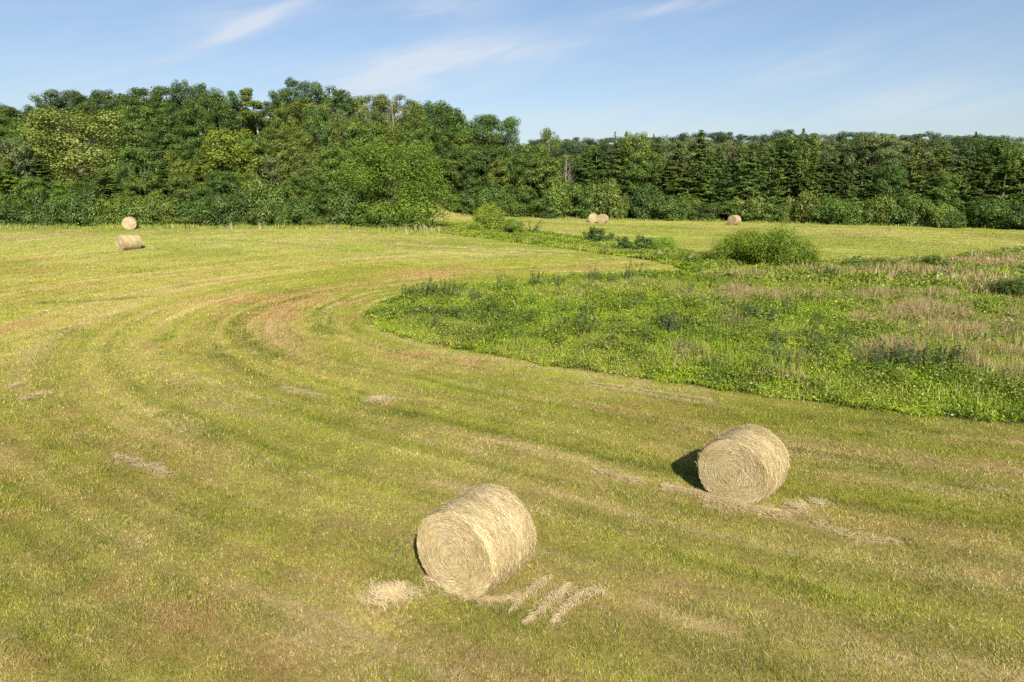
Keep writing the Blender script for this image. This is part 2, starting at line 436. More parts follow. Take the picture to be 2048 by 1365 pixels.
# ------------------------------------------------------------------ mown grass
def wedge(r1, r2, n, rng, th=.83):
    r = np.sqrt(rng.uniform(r1*r1, r2*r2, n)); a = rng.uniform(-th, th, n)
    return r*np.sin(a), r*np.cos(a)
Vs, Fs, Cs, off = [], [], [], 0
for r1, r2, dens, hh, ww in [(5, 10, 6400, .056, .0060), (10, 15, 3800, .056, .0082), (15, 22, 1900, .058, .012), (22, 35, 720, .064, .019), (35, 60, 220, .066, .034), (60, 128, 50, .075, .070)]:
    n = int(.83*(r2*r2-r1*r1)*dens)
    bx, by = wedge(r1, r2, n, R)
    ok = ~inside(WILD, bx, by) & ~((bx < -10) & (by > 79.5))
    fq = 6.0 if r2 < 20 else 3.0
    clump = nz(bx*fq, by*fq, 3, 2.8)
    ok &= R.random(n) < .50 + .55*clump
    bx, by, clump = bx[ok], by[ok], clump[ok]; n = len(bx)
    tan, red, straw, dark, big, med, line = field(bx, by)
    q = R.random(n)
    c = lerp(C_G1, C_G2, np.clip(R.normal(.35 + .5*big, .35), 0, 1.25))
    pt = np.clip(tan*.80 + .45*straw - .45*dark, .03, .97)
    istan = q < pt
    c[istan] = lerp(C_TAN, C_STRAW, np.clip(R.normal(.25, .4, n), -.3, 1))[istan]
    isred = R.random(n) < red*.75
    c[isred] = lerp(C_RED, C_TAN, R.random(n))[isred]
    isdark = (R.random(n) < .09 + dark*.75) & ~istan
    c[isdark] = lerp(C_GD, C_G1, R.random(n)*.7)[isdark]
    c = c*(R.uniform(.66, 1.42, n)*(.88 + .24*nz(bx*2.0 + 70, by*2.0, 3, 2.6)))[:, None]
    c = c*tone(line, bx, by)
    h = hh*R.uniform(.4, 1.4, n)*(1 + .5*dark)*(.70 + .55*clump)*np.where(istan, .7, 1)
    lean = np.where(istan, R.uniform(.6, 1.5, n), np.abs(R.normal(.45, .3, n)))
    V, Fq = blades(np.stack([bx, by, terrain(bx, by) - .004], 1), h*np.where(istan, 1.5, 1), ww*R.uniform(.6, 1.4, n), lean, R.uniform(0, 2*PI, n), R.uniform(0, 2*PI, n))
    Vs.append(V); Fs.append(Fq + off); Cs.append(c); off += len(V)
o = obj('mown_grass', mesh('mown_grass', np.concatenate(Vs), [np.concatenate(Fs)], M_BLADE, [('Col', 'FLOAT_COLOR', 'FACE', np.concatenate(Cs))]))
tag(o, 'short mown hay stubble covering the open field', 'grass', kind='stuff')

# ------------------------------------------------------------------ loose straw left by the mower
def straws(bx, by, z0, zs, ln, wd, rng, az=None, azs=.8, cols=None):
    n = len(bx)
    a = rng.uniform(0, 2*PI, n) if az is None else rng.normal(az, azs, n)
    el = rng.normal(.04, .11, n); L = ln*rng.uniform(.5, 1.5, n)
    d = np.stack([np.cos(a)*np.cos(el), np.sin(a)*np.cos(el), np.sin(el)], 1)
    s = np.stack([-np.sin(a), np.cos(a), np.zeros(n)], 1)
    P = np.stack([bx, by, terrain(bx, by) + z0 + zs*rng.random(n)], 1)
    w = wd*rng.uniform(.6, 1.4, n)[:, None]*.5
    p2 = P + d*L[:, None]; mid = P + d*L[:, None]*.5 + rng.normal(0, .012, (n, 3))
    V = np.stack([P - s*w, P + s*w, mid + s*w, mid - s*w, p2], 1).reshape(-1, 3)
    b = np.arange(n).reshape(-1, 1)*5
    t = rng.random(n)
    c = lerp(np.array([.60, .46, .23]), np.array([.95, .79, .49]), t)*rng.uniform(.8, 1.12, n)[:, None]
    C2 = np.concatenate([c, c])
    return V, [b + np.array([[0, 1, 2, 3]]), b + np.array([[3, 2, 4]])], C2
n = 26000
bx, by = wedge(6, 30, n, R)
tan, red, straw, dark, big, med, line = field(bx, by)
ok = (R.random(n) < .05 + .25*straw + .10*tan) & ~inside(WILD, bx, by)
bx, by = bx[ok], by[ok]
V, Fq, c = straws(bx, by, .03, .04, .12, .006, R)
o = obj('loose_hay', mesh('loose_hay', V, Fq, M_STRAW, [('Col', 'FLOAT_COLOR', 'FACE', c)]))
tag(o, 'thin wisps of cut hay strewn over the mown field', 'hay', kind='stuff')

def straw_patch(label, shape, n, thick=.05, ln=.16):
    rng = np.random.default_rng(abs(hash(label)) % 99991 if False else sum(map(ord, label)))
    if shape[0] == 'e':
        cx, cy, rx, ry = ell(*shape[1:])
        a = rng.uniform(0, 2*PI, n); r = np.minimum(np.abs(rng.normal(0, .5, n)), rng.uniform(.7, 1.2, n))
        wob = .75 + .5*vn(np.cos(a)*2 + cx, np.sin(a)*2 + cy)
        bx = cx + rx*r*np.cos(a)*wob; by = cy + ry*r*np.sin(a)*wob; hz = .7*thick*np.exp(-r*r*2)
    else:
        P, wd = shape[1], shape[2]
        seg = np.hypot(*np.diff(P, axis=0).T); cum = np.concatenate([[0], np.cumsum(seg)])
        t = rng.uniform(0, cum[-1], n); j = np.clip(np.searchsorted(cum, t) - 1, 0, len(P)-2)
        f = ((t - cum[j])/seg[j])[:, None]
        q = P[j]*(1-f) + P[j+1]*f; tg = unit(P[j+1]-P[j]); nr = np.stack([-tg[:, 1], tg[:, 0]], 1)
        o_ = np.clip(rng.laplace(0, .45, n), -1.4, 1.4); env = (.35 + 1.2*vn(t*2.5, t*0 + len(label)))*(.45 + .55*np.sin(np.clip(t/cum[-1], 0, 1)*PI)); t = np.clip(t + rng.normal(0, .12, n), 0, cum[-1])
        q = q + nr*(o_*wd*env)[:, None]; bx, by = q.T; hz = .7*thick*np.exp(-o_*o_*2)
    cx, cy = bx.mean(), by.mean(); cz = float(terrain(cx, cy))
    a0 = rng.uniform(0, PI) if shape[0] == 'e' else math.atan2(*(P[-1]-P[0])[::-1])
    az = a0 + .9*(vn(bx*4, by*4) - .5)*2
    V, Fq, c = straws(bx, by, .028, 0, ln, .0070, rng, az, .6)
    V = V.reshape(-1, 5, 3); V[:, :, 2] += (hz*rng.random(n) + .01)[:, None]
    V = V.reshape(-1, 3) - np.array([cx, cy, cz])
    o = obj('straw_patch', mesh('straw_patch', V, Fq, M_STRAW, [('Col', 'FLOAT_COLOR', 'FACE', c)]), loc=(cx, cy, cz))
    tag(o, label, 'straw', 'patches of loose straw dropped on the field')
straw_patch('flat oval heap of loose straw beside the bale with raked streaks', ('e', 783, 1192, 66, 30), 1500, .06, .13)
straw_patch('fringe of spilled straw under the coiled end of the bale with raked streaks', ('l', STRAWL[13][0], .11), 800, .04, .10)
straw_patch('shortest raked streak of straw nearest the bale it was raked from', ('l', STRAWL[10][0], .075), 260, .03, .10)
straw_patch('middle raked streak of straw among three raked beside a bale', ('l', STRAWL[11][0], .070), 620, .05, .09)
straw_patch('outermost raked streak of straw among three raked beside a bale', ('l', STRAWL[12][0], .13), 520, .04, .10)
straw_patch('long pale drift of straw under the shadowed round bale', ('l', STRAWL[4][0], .27), 3200, .06, .12)
straw_patch('small straw tuft just past the end of the long straw drift', ('e', 1602, 1018, 26, 16), 320)
straw_patch('faint straw scatter beside the sunny side of the shadowed bale', ('e', 1640, 1012, 45, 14), 130)
straw_patch('thin straw streak trailing off behind the shadowed bale drift', ('l', STRAWL[5][0], .20), 170)
straw_patch('narrow diagonal straw streak alone on the open mown grass', ('l', STRAWL[2][0], .14), 480)
straw_patch('short straw streak along the dark mower track', ('l', STRAWL[1][0], .16), 420)
straw_patch('low mound of straw alone on the green mid field', ('e', 760, 803, 36, 10), 700, .08)
straw_patch('straw streak leading up to the shadowed bale drift', ('l', STRAWL[3][0], .14), 240)
straw_patch('long thin straw line parallel to the weedy meadow edge', ('l', STRAWL[0][0], .14), 800)
straw_patch('straw clump at the field side, upper one of three', ('e', 28, 774, 17, 7), 210)
straw_patch('straw clump at the field side, wider one of three', ('e', 80, 792, 26, 8), 150)
straw_patch('straw clump at the field side, lowest one of three', ('e', 45, 802, 20, 6), 110)

# ------------------------------------------------------------------ hay bales
def mat_hay(name, spiral):
    m, nt, out = newmat(name)
    tc = N(nt, 'ShaderNodeTexCoord'); mp = N(nt, 'ShaderNodeMapping')
    mp.inputs['Scale'].default_value = (60, 14, 14) if not spiral else (30, 30, 30)
    nt.links.new(tc.outputs['Object'], mp.inputs[0])
    no = N(nt, 'ShaderNodeTexNoise'); no.inputs['Scale'].default_value = 1; no.inputs['Detail'].default_value = 6; no.inputs['Roughness'].default_value = .7
    nt.links.new(mp.outputs[0], no.inputs[0])
    c = mixc(nt, math_(nt, 'MULTIPLY_ADD', no.outputs[0], 2.2, -.6, True), (.32, .235, .105), (.56, .445, .25))
    b = N(nt, 'ShaderNodeBsdfDiffuse'); nt.links.new(c, b.inputs[0])
    bp = N(nt, 'ShaderNodeBump'); bp.inputs['Strength'].default_value = .8; bp.inputs['Distance'].default_value = .02
    nt.links.new(no.outputs[0], bp.inputs['Height']); nt.links.new(bp.outputs[0], b.inputs['Normal'])
    nt.links.new(b.outputs[0], out.inputs[0]); return m
M_ROLL = mat_hay('hay_roll', False); M_END = mat_hay('hay_end', True)
BR, BL = .76, 1.22
def strand_mesh(name, P, D, S, L, W, cols, mat=M_STRAW):
    n = len(P); w = W[:, None]*.5
    V = np.stack([P - D*L[:, None]*.5 - S*w, P - D*L[:, None]*.5 + S*w, P + S*w*.9, P - S*w*.9, P + D*L[:, None]*.5], 1).reshape(-1, 3)
    b = np.arange(n).reshape(-1, 1)*5
    return mesh(name, V, [b + np.array([[0, 1, 2, 3]]), b + np.array([[3, 2, 4]])], mat, [('Col', 'FLOAT_COLOR', 'FACE', np.concatenate([cols, cols]))])
def bale_proto(seed, ns=17000, ne=9500):
    """axis along local Y, resting on z=0, front end at -Y"""
    rng = np.random.default_rng(seed)
    def rad(th, yy):
        r = BR*(1 + .03*(vn(np.cos(th)*2.2 + 7 + seed, np.sin(th)*2.2 + yy*1.5) - .5)*2 + .012*(vn(th*9, yy*9) - .5))
        e = np.clip((np.abs(yy) - (BL/2 - .11))/.11, 0, 1)
        return r*(1 - .10*e**2.4)
    def place(th, yy, r):
        X = r*np.sin(th)*(1.03 + .02*np.cos(th)); Z = BR - r*np.cos(th)
        Z = np.where(Z < .16, .16*.55 + Z*.45, Z) - .085 - .03*ss(.9, 1.5, Z)
        return np.stack([X, yy, Z], -1)
    nth, nyy = 96, 26
    th = np.linspace(0, 2*PI, nth, endpoint=False); yv = np.concatenate([np.linspace(-BL/2, -BL/2 + .12, 7), np.linspace(-BL/2 + .2, BL/2 - .2, 12), np.linspace(BL/2 - .12, BL/2, 7)])
    T, Y = np.meshgrid(th, yv)
    V = place(T, Y, rad(T, Y)).reshape(-1, 3)
    i = np.arange(nth*len(yv)).reshape(len(yv), nth); j = np.roll(i, -1, 1)
    Q = np.stack([i[:-1], j[:-1], j[1:], i[1:]], -1).reshape(-1, 4)
    roll = mesh('roll', V, [Q], M_ROLL, smooth=True)
    # straw wound round the roll
    t = rng.uniform(0, 2*PI, ns); yy = rng.uniform(-BL/2, BL/2, ns)
    r = rad(t, yy) + rng.uniform(-.008, .016, ns)
    P = place(t, yy, r); tang = np.stack([np.cos(t), np.zeros(ns), np.sin(t)], 1); rad_ = np.stack([np.sin(t), np.zeros(ns), -np.cos(t)], 1)
    ax = np.tile(np.array([[0, 1., 0]]), (ns, 1))
    D = unit(tang + ax*rng.normal(0, .32, (ns, 1)) + rad_*rng.normal(.04, .10, (ns, 1))*np.where(rng.random((ns, 1)) < .12, 3.0, 1))
    S = unit(np.cross(D, rad_) + rad_*rng.normal(0, .3, (ns, 1)))
    band = nz(yy*5 + seed, t*.25, 3, 2.2)
    def scol(k, n):
        c = lerp(np.array([.56, .42, .20]), np.array([.97, .81, .53]), np.clip(k, 0, 1))
        gr = rng.random(n) < .10; c[gr] = lerp(np.array([.34, .32, .11]), np.array([.55, .50, .22]), rng.random(n))[gr]
        return c*rng.uniform(.8, 1.12, n)[:, None]
    side = strand_mesh('wound_straw', P, D, S, rng.uniform(.10, .32, ns), rng.uniform(.004, .009, ns), scol(.25 + .5*band + rng.normal(0, .25, ns), ns))
    ends = []
    for sgn in (-1, 1):
        # closed end: rings of a coil
        rr = np.concatenate([[0.001], np.linspace(.03, .90, 26), [.955]])*BR
        T, RR = np.meshgrid(th, rr)
        lim = np.minimum(RR, rad(T, np.full_like(T, sgn*BL/2)) - .002)
        bulge = .055*(1 - (RR/BR)**2) + .008*np.sin((RR/BR*11 + T/(2*PI)*sgn)*2*PI)*.5 + .02*(vn(np.cos(T)*RR*6 + seed, np.sin(T)*RR*6) - .5)
        bulge = bulge*(1 - ss(.85, .955, RR/BR))
        Vd = place(T, sgn*(BL/2 + bulge), lim).reshape(-1, 3)
        i = np.arange(nth*len(rr)).reshape(len(rr), nth); j = np.roll(i, -1, 1)
        Q = np.stack([i[:-1], j[:-1], j[1:], i[1:]], -1).reshape(-1, 4)
        disc = mesh('end_face', Vd, [Q], M_END, smooth=True)
        q = np.sqrt(rng.uniform(.0004, .93, ne)); t = rng.uniform(0, 2*PI, ne); r = q*BR
        bul = .055*(1 - q**2) + .005*np.sin((q*11 + t/(2*PI)*sgn)*2*PI)*.5
        P = place(t, sgn*(BL/2 + bul + rng.uniform(0, .02, ne)), r)
        tang = np.stack([np.cos(t), np.zeros(ne), np.sin(t)], 1); rad_ = np.stack([np.sin(t), np.zeros(ne), -np.cos(t)], 1)
        nor = np.tile(np.array([[0, float(sgn), 0]]), (ne, 1))
        D = unit(tang + rad_*rng.normal(.05, .28, (ne, 1)) + nor*rng.normal(.03, .14, (ne, 1)))
        S = unit(np.cross(D, nor) + nor*rng.normal(0, .3, (ne, 1)))
        ring = .5 + .5*np.sin((q*9 + t/(2*PI)*sgn)*2*PI + 1.5*vn(q*8, t))
        patch = nz(np.cos(t)*q*2.5 + seed*3, np.sin(t)*q*2.5, 3, 2.4)
        ln = np.minimum(rng.uniform(.07, .22, ne), .05 + r*.45)
        st = strand_mesh('coiled_straw', P, D, S, ln, rng.uniform(.004, .008, ne), scol(.18 + .10*ring + .42*patch + rng.normal(0, .2, ne), ne))
        ends.append((disc, st))
    # long stray stalks sticking out at the rim and hanging at the foot
    return roll, side, ends
PROTO = [bale_proto(3), bale_proto(8)]
def bale(k, x, y, az, label, sc_=1.0, tilt=0):
    root = empty('hay_bale', (x, y, float(terrain(x, y))), -az)
    root.scale = (sc_, sc_, sc_)
    roll, side, ends = PROTO[k]
    a = obj('roll', roll, root); obj('wound_straw', side, a)
    for d, s in ends:
        e = obj('end_face', d, root); obj('coiled_straw', s, e)
    tag(root, label, 'hay bale', 'round hay bales lying on the mown field')
    return root
DEG = PI/180
bale(0, -.56, 9.86, 35*DEG, 'large round bale with straw streaks raked out beside its open end', .96)
bale(1, 4.68, 12.88, 40*DEG, 'large round bale casting a dark shadow, pale straw drift along its foot', .93)
p = G(252, 501); b3 = bale(1, p[0], p[1] + .6, 32*DEG, 'small looking round bale lying sideways in front of the crest of the field')
b3.scale = (.95, 1.25, .95)
p = at_depth(261, 81.0); bale(0, p[0], p[1], -22*DEG, 'round bale half hidden behind the crest, round end showing', .99)
p = G(1186, 445); bale(0, p[0], p[1], 5*DEG, 'round bale of the pair by the far wood, set slightly behind the other')
p = G(1205, 447); bale(1, p[0], p[1], 30*DEG, 'round bale of the pair by the far wood, standing ahead of the other')
p = G(1468, 450); bale(0, p[0], p[1], 52*DEG, 'lone round bale before the cedars across the far field')

# ------------------------------------------------------------------ weedy meadow (stuff)
def wild_pts(dens_bands, rng, extra=None):
    X, Y, Rr = [], [], []
    for r1, r2, dens in dens_bands:
        n = int(.83*(r2*r2-r1*r1)*dens); bx, by = wedge(r1, r2, n, rng)
        jx = bx + .25*(vn(bx*2, by*2) - .5)*2; jy = by + .25*(vn(bx*2+50, by*2) - .5)*2
        ok = inside(WILD, jx, jy); X.append(bx[ok]); Y.append(by[ok]); Rr.append(np.full(ok.sum(), (r1+r2)/2))
    return np.concatenate(X), np.concatenate(Y), np.concatenate(Rr)
TANZ = [(*ell(*e), k) for (*e, k) in [
    (1930, 660, 200, 75, .85), (1560, 600, 230, 12, .75), (1750, 600, 260, 8, .7), (1700, 548, 120, 9, .6), (1850, 560, 110, 14, .75), (1960, 530, 110, 16, .8), (1480, 560, 90, 10, .45),
    (1760, 715, 90, 25, .75), (1980, 750, 90, 30, .6), (2010, 520, 60, 10, .9), (1990, 575, 60, 12, .9), (1480, 610, 50, 8, .7), (1460, 655, 25, 7, .6), (1390, 750, 0, 0, 0), (1620, 770, 120, 12, .4), (1370, 715, 40, 20, .35), (2048, 610, 60, 40, .6)] if k > 0]
OLIVE = [(*ell(*e), k) for (*e, k) in [(1250, 580, 260, 14, .45), (1550, 550, 160, 20, .6), (1700, 580, 130, 12, .7), (1150, 500, 220, 20, .35), (1700, 790, 300, 25, .5), (1980, 810, 120, 25, .5), (1330, 735, 160, 16, .5), (820, 650, 60, 12, .5)]]
DARKG = [(*ell(*e), k) for (*e, k) in [(930, 640, 130, 11, .9), (1020, 645, 70, 9, .8), (1340, 665, 70, 9, .8), (860, 600, 90, 10, .6), (2030, 590, 60, 20, .9), (1780, 525, 110, 6, .8), (1400, 530, 40, 10, .5)]]  # zones of darker green weeds
def wildz(x, y):
    a = ellw(TANZ, x, y); b = ellw(OLIVE, x, y); c = ellw(DARKG, x, y)
    m = nz(x*.55, y*.55, 4, 2.8); m2 = nz(x*.3 + 20, y*.3, 4, 2.8); m3 = nz(x*1.1 + 60, y*1.1, 3, 2.8)
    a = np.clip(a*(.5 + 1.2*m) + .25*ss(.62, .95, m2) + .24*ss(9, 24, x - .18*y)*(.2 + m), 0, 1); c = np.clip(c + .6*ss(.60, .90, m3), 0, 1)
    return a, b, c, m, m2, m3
W_BR = np.array([.255, .375, .020]); W_BR2 = np.array([.42, .50, .040]); W_DK = np.array([.066, .110, .022]); W_OL = np.array([.31, .32, .065]); W_TAN = np.array([.52, .39, .21]); W_PINK = np.array([.43, .32, .17])
edge_d = None
def edge_fade(x, y):
    d, _ = dist_line(ROUND, x, y); return (.35 + .65*ss(.0, 1.9, d + .8*(nz(x*1.2, y*1.2, 3) - .5)))*(1 - .45*ss(45, 68, y))
# leafy ground cover
bx, by, rr = wild_pts([(12, 20, 300), (20, 30, 210), (30, 45, 110), (45, 75, 60), (75, 135, 26)], R)
a, b, c, m, m2, m3 = wildz(bx, by)
keep = R.random(len(bx)) < (1 - .85*a)*(1 - .5*b); bx, by, rr, a, b, c, m, m2, m3 = [v[keep] for v in (bx, by, rr, a, b, c, m, m2, m3)]
n = len(bx); kl = 7
hgt = (.15 + .34*m3 + .16*c)*edge_fade(bx, by)*R.uniform(.6, 1.2, n)
lf = np.where(rr < 20, .060, np.where(rr < 30, .075, np.where(rr < 40, .10, np.where(rr < 60, .13, .18))))
P = np.repeat(np.stack([bx, by, terrain(bx, by)], 1), kl, 0); hh = np.repeat(hgt, kl); ls = np.repeat(lf, kl)
q = R.random(n*kl)**.6
P[:, 2] += hh*q + .02; P[:, :2] += R.normal(0, 1, (n*kl, 2))*(ls*1.1)[:, None]
Nn = unit(rdir(R, n*kl)*.9 + np.array([0, 0, .75]))
V, Fq = leafquads(P, Nn, ls*R.uniform(.6, 1.4, n*kl), R.uniform(.35, .6, n*kl), R)
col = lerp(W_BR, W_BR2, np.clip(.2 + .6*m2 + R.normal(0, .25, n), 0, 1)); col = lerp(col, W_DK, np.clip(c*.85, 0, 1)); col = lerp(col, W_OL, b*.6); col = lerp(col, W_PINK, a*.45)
col = np.repeat(col, kl, 0)*R.uniform(.7, 1.3, n*kl)[:, None]
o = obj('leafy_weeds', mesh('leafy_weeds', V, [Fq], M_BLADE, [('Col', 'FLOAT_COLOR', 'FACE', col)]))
tag(o, 'bright green leafy weeds filling the unmown meadow', 'weeds', kind='stuff')
# tall grass of the meadow, the hedge strip and the margins under the trees
bx, by, rr = wild_pts([(12, 20, 800), (20, 30, 480), (30, 45, 230), (45, 75, 90), (75, 135, 36)], R)
n2 = 15000; ex = R.uniform(-78, -9, n2); ey = R.uniform(79.6, 92, n2)
n3 = 9000; tp = R.random(n3); lx = np.interp(tp, [0, .2, .45, .75, 1], [-16, 9, 27, 54, 80]); ly = np.interp(tp, [0, .2, .45, .75, 1], [134, 126, 116, 104, 92]) + R.uniform(-3.2, 3, n3)
bx = np.concatenate([bx, ex, lx]); by = np.concatenate([by, ey, ly]); rr = np.concatenate([rr, np.full(n2+n3, 100.)])
a, b, c, m, m2, m3 = wildz(bx, by)
kp = (R.random(len(bx)) < .16 + .9*a + .5*b + .25*m2) | (np.arange(len(bx)) >= len(bx) - n2 - n3); bx, by, rr, a, b, c, m, m2, m3 = [v[kp] for v in (bx, by, rr, a, b, c, m, m2, m3)]
margin = np.zeros(len(bx)); margin[-(n2+n3):] = 1
ef = np.where(margin > 0, np.concatenate([np.ones(len(bx)-n2-n3), .25 + .75*ss(79.5, 83, ey), .3 + .7*R.random(n3)]), edge_fade(bx, by))
a = np.where(margin > 0, .25*m, a); b = np.where(margin > 0, .5, b)
n = len(bx); t = R.random(n)
hgt = (.28 + .26*m + .20*a)*ef*R.uniform(.6, 1.3, n)*np.where(margin > 0, 1.1, 1)
wd = np.where(rr < 25, .012, np.where(rr < 40, .018, np.where(rr < 60, .03, .06)))
V, Fq = bentblades(np.stack([bx, by, terrain(bx, by)], 1), hgt, wd*R.uniform(.6, 1.5, n), np.abs(R.normal(.35, .25, n)), R.uniform(0, 2*PI, n), R.uniform(0, 2*PI, n))
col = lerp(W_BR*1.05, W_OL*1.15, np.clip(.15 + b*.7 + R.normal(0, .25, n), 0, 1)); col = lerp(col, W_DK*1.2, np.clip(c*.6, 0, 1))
it = R.random(n) < .05 + .85*a
col[it] = lerp(W_TAN, W_PINK, R.random(n))[it]
col = col*R.uniform(.75, 1.25, n)[:, None]
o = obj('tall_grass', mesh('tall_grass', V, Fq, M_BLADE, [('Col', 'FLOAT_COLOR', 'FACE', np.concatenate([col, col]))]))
tag(o, 'tall unmown grass, green and tan, in the meadow and field margins', 'grass', kind='stuff')

# ------------------------------------------------------------------ plant builders
def weed_proto(seed, h=1.0, stems=9, spread=.28, leaf=.11, dens=26):
    rng = np.random.default_rng(seed); T = Tubes(); P, Nn, S = [], [], []
    for k in range(stems):
        a = rng.uniform(0, 2*PI); r = spread*rng.random()**.5; hh = h*rng.uniform(.6, 1.05); le = rng.normal(0, .12, 2)
        b0 = np.array([r*math.cos(a), r*math.sin(a), 0]); tp = b0 + np.array([le[0]*hh + b0[0]*.5, le[1]*hh + b0[1]*.5, hh])
        T.add([b0, (b0+tp)/2 + rng.normal(0, .02, 3), tp], [.012, .009, .004], 4)
        t = rng.random(dens)**.8; q = b0 + (tp-b0)*t[:, None]; d = rdir(rng, dens); d[:, 2] = np.abs(d[:, 2])*.3
        wr = .12*(1.15 - t)
        P.append(q + d*wr[:, None]); Nn.append(unit(d*.5 + np.array([0, 0, .8]) + rdir(rng, dens)*.5)); S.append(leaf*rng.uniform(.6, 1.3, dens)*(1.2 - .5*t))
    P = np.concatenate(P); Nn = np.concatenate(Nn); S = np.concatenate(S)
    V, Fq = leafquads(P, Nn, S, np.full(len(P), .42), rng)
    return mesh('foliage', V, [Fq], M_LEAF, [('tint', 'FLOAT', 'FACE', rng.random(len(P)))]), T.mesh('stem', M_BARK)
WEEDS = [weed_proto(s) for s in (1, 2, 3)] + [weed_proto(s, .85, 22, .7, .13, 30) for s in (4, 5)]
weed_px = [(1065, 578, 1.15, 0), (1008, 583, 1.0, 1), (1112, 583, .9, 2), (1172, 568, .8, 0), (1197, 570, 1.0, 1), (1262, 566, 1.2, 2), (1228, 572, .7, 0), (880, 590, 1.0, 3), (840, 598, .9, 4), (812, 602, .8, 1),
           (905, 606, .8, 2), (958, 618, .8, 0), (942, 608, .7, 1), (1148, 674, 1.0, 3), (1180, 660, .9, 1), (1180, 632, .9, 0), (1275, 618, .9, 1), (1118, 628, .7, 2), (1490, 655, 1.15, 3), (1478, 640, .9, 1), (1512, 650, .9, 0),
           (1560, 700, .8, 1), (1432, 748, .8, 0), (1820, 740, 1.0, 3), (1795, 735, .9, 2), (1852, 752, .9, 4), (1905, 752, 1.1, 0), (1912, 745, .9, 1), (1760, 752, .8, 3), (1745, 756, .7, 2), (1375, 668, .8, 4), (1335, 676, .8, 1),
           (985, 680, .7, 0), (1030, 688, .7, 2), (862, 668, .7, 1), (970, 655, .6, 4), (1640, 662, .7, 0), (1655, 560, .9, 3), (1370, 600, .9, 2), (1260, 628, .7, 0), (1580, 640, 1.05, 1), (1230, 700, .6, 2), (1300, 695, .6, 0), (1590, 735, .8, 4), (1630, 715, .7, 1), (1650, 695, .6, 3)]
ORD = 'first second third fourth fifth sixth seventh eighth ninth tenth eleventh twelfth thirteenth fourteenth fifteenth sixteenth seventeenth eighteenth nineteenth twentieth twenty-first twenty-second'.split()
def zone(q): return 0 if q[1] < 612 else 1 if q[1] < 668 else 2
ZONE = ('along the far meadow edge', 'across the middle of the meadow', 'along the near meadow edge')
for (px, py, s, k) in weed_px:
    p = G(px, py); e = empty('weed_plant', (p[0], p[1], float(terrain(*p))), R.uniform(0, 6.28)); s = max(s, .85)*1.22; e.scale = (s, s, s)
    f = obj('foliage', WEEDS[k][0], e); obj('stem', WEEDS[k][1], e)
    g_ = R.uniform(.8, 1.25)*ALB; f.color = (.078*g_, .135*g_, .030*g_, 1)
    row = sorted(q for q in weed_px if zone(q) == zone((px, py)))
    word = 'bushy dark green weed' if k > 2 else 'tall dark green weed' if s > 1.1 else 'slender dark green weed'
    tag(e, f'{word} {ZONE[zone((px, py))]}, {ORD[row.index([q for q in row if q[:2] == (px, py)][0])]} from the meadow tip', 'weed', 'dark weeds scattered through the meadow')

def clumped(rng, cents, rads, per, leaf, asp=.5, outward=.8, upn=.35, up=0.0, squash=1.0, jit=.42):
    """leaves gathered in clumps: positions, normals, sizes, tints"""
    nC = len(cents); per = np.asarray(per, int); idx = np.repeat(np.arange(nC), per); n = len(idx)
    d = rdir(rng, n); rr = rng.random(n)**.33
    P = cents[idx] + d*(rads[idx]*rr)[:, None]*np.array([1, 1, squash])
    Nn = unit(d*outward + np.array([0, 0, upn]) + rdir(rng, n)*jit)
    S = leaf*rng.uniform(.65, 1.35, n)
    ct = rng.random(nC); tint = np.clip(ct[idx]*.5 + rng.random(n)*.5 + .15*(d[:, 2]), 0, 1)
    V, Fq = leafquads(P, Nn, S, np.full(n, asp), rng, up)
    return V, Fq, tint
def crown_mesh(name, V, Fq, tint, mat=None): return mesh(name, V, [Fq], mat or M_LEAF, [('tint', 'FLOAT', 'FACE', tint)])

def broadleaf(seed, h, w, base=.12, nC=75, leaf=.34, total=9500, lumpy=.34, peak=.5, mat=None, asp=.55, bark=None, gap=0.0):
    """round topped tree: envelope wide at `peak`, clumps of leaves on limbs"""
    rng = np.random.default_rng(seed); z0 = h*base
    t = .93*rng.random(nC)**.9
    lat = rng.uniform(0, 2*PI, nC)
    prof = np.where(t < peak, .74 + .26*np.sin(np.minimum(t/peak, 1)*PI/2), np.sqrt(np.maximum(1 - ((t-peak)/(1-peak))**2, 0))**.85)
    depth = rng.uniform(.18, 1.0, nC)**.42
    lob = 1 + lumpy*(vn(np.cos(lat)*1.5 + seed, np.sin(lat)*1.5 + t*2.5) - .5)*2
    r = w/2*prof*depth*lob*.84
    cents = np.stack([r*np.cos(lat), r*np.sin(lat), z0 + (h - z0)*t*.95], 1)
    rads = w*rng.uniform(.07, .15, nC)*(.8 + .3*prof)
    keep = rng.random(nC) > gap; cents, rads, t = cents[keep], rads[keep], t[keep]
    area = rads**2; per = np.maximum((area/area.sum()*total).astype(int), 8)
    V, Fq, ti = clumped(rng, cents, rads, per, leaf, asp, squash=.78)
    T = Tubes(); lean = rng.normal(0, .03*h, 2)
    tr = w*.028 + .05
    path = [np.array([lean[0]*s*s, lean[1]*s*s, h*s]) for s in (-.02, .1, .25, .45, .62, .75)]
    T.add(path, [tr*1.35, tr, tr*.85, tr*.6, tr*.36, tr*.12], 7)
    for k in rng.permutation(len(cents))[:16]:
        c = cents[k]; s = max(.12, c[2]/h*.62); b0 = np.array([lean[0]*s*s, lean[1]*s*s, h*s])
        mid = (b0 + c)/2 + np.array([0, 0, .04*h]) + rng.normal(0, .02*h, 3)
        T.add([b0, mid, c], [tr*.36, tr*.26, tr*.07], 5)
    return crown_mesh('crown', V, Fq, ti, mat), T.mesh('trunk', bark or M_BARK)

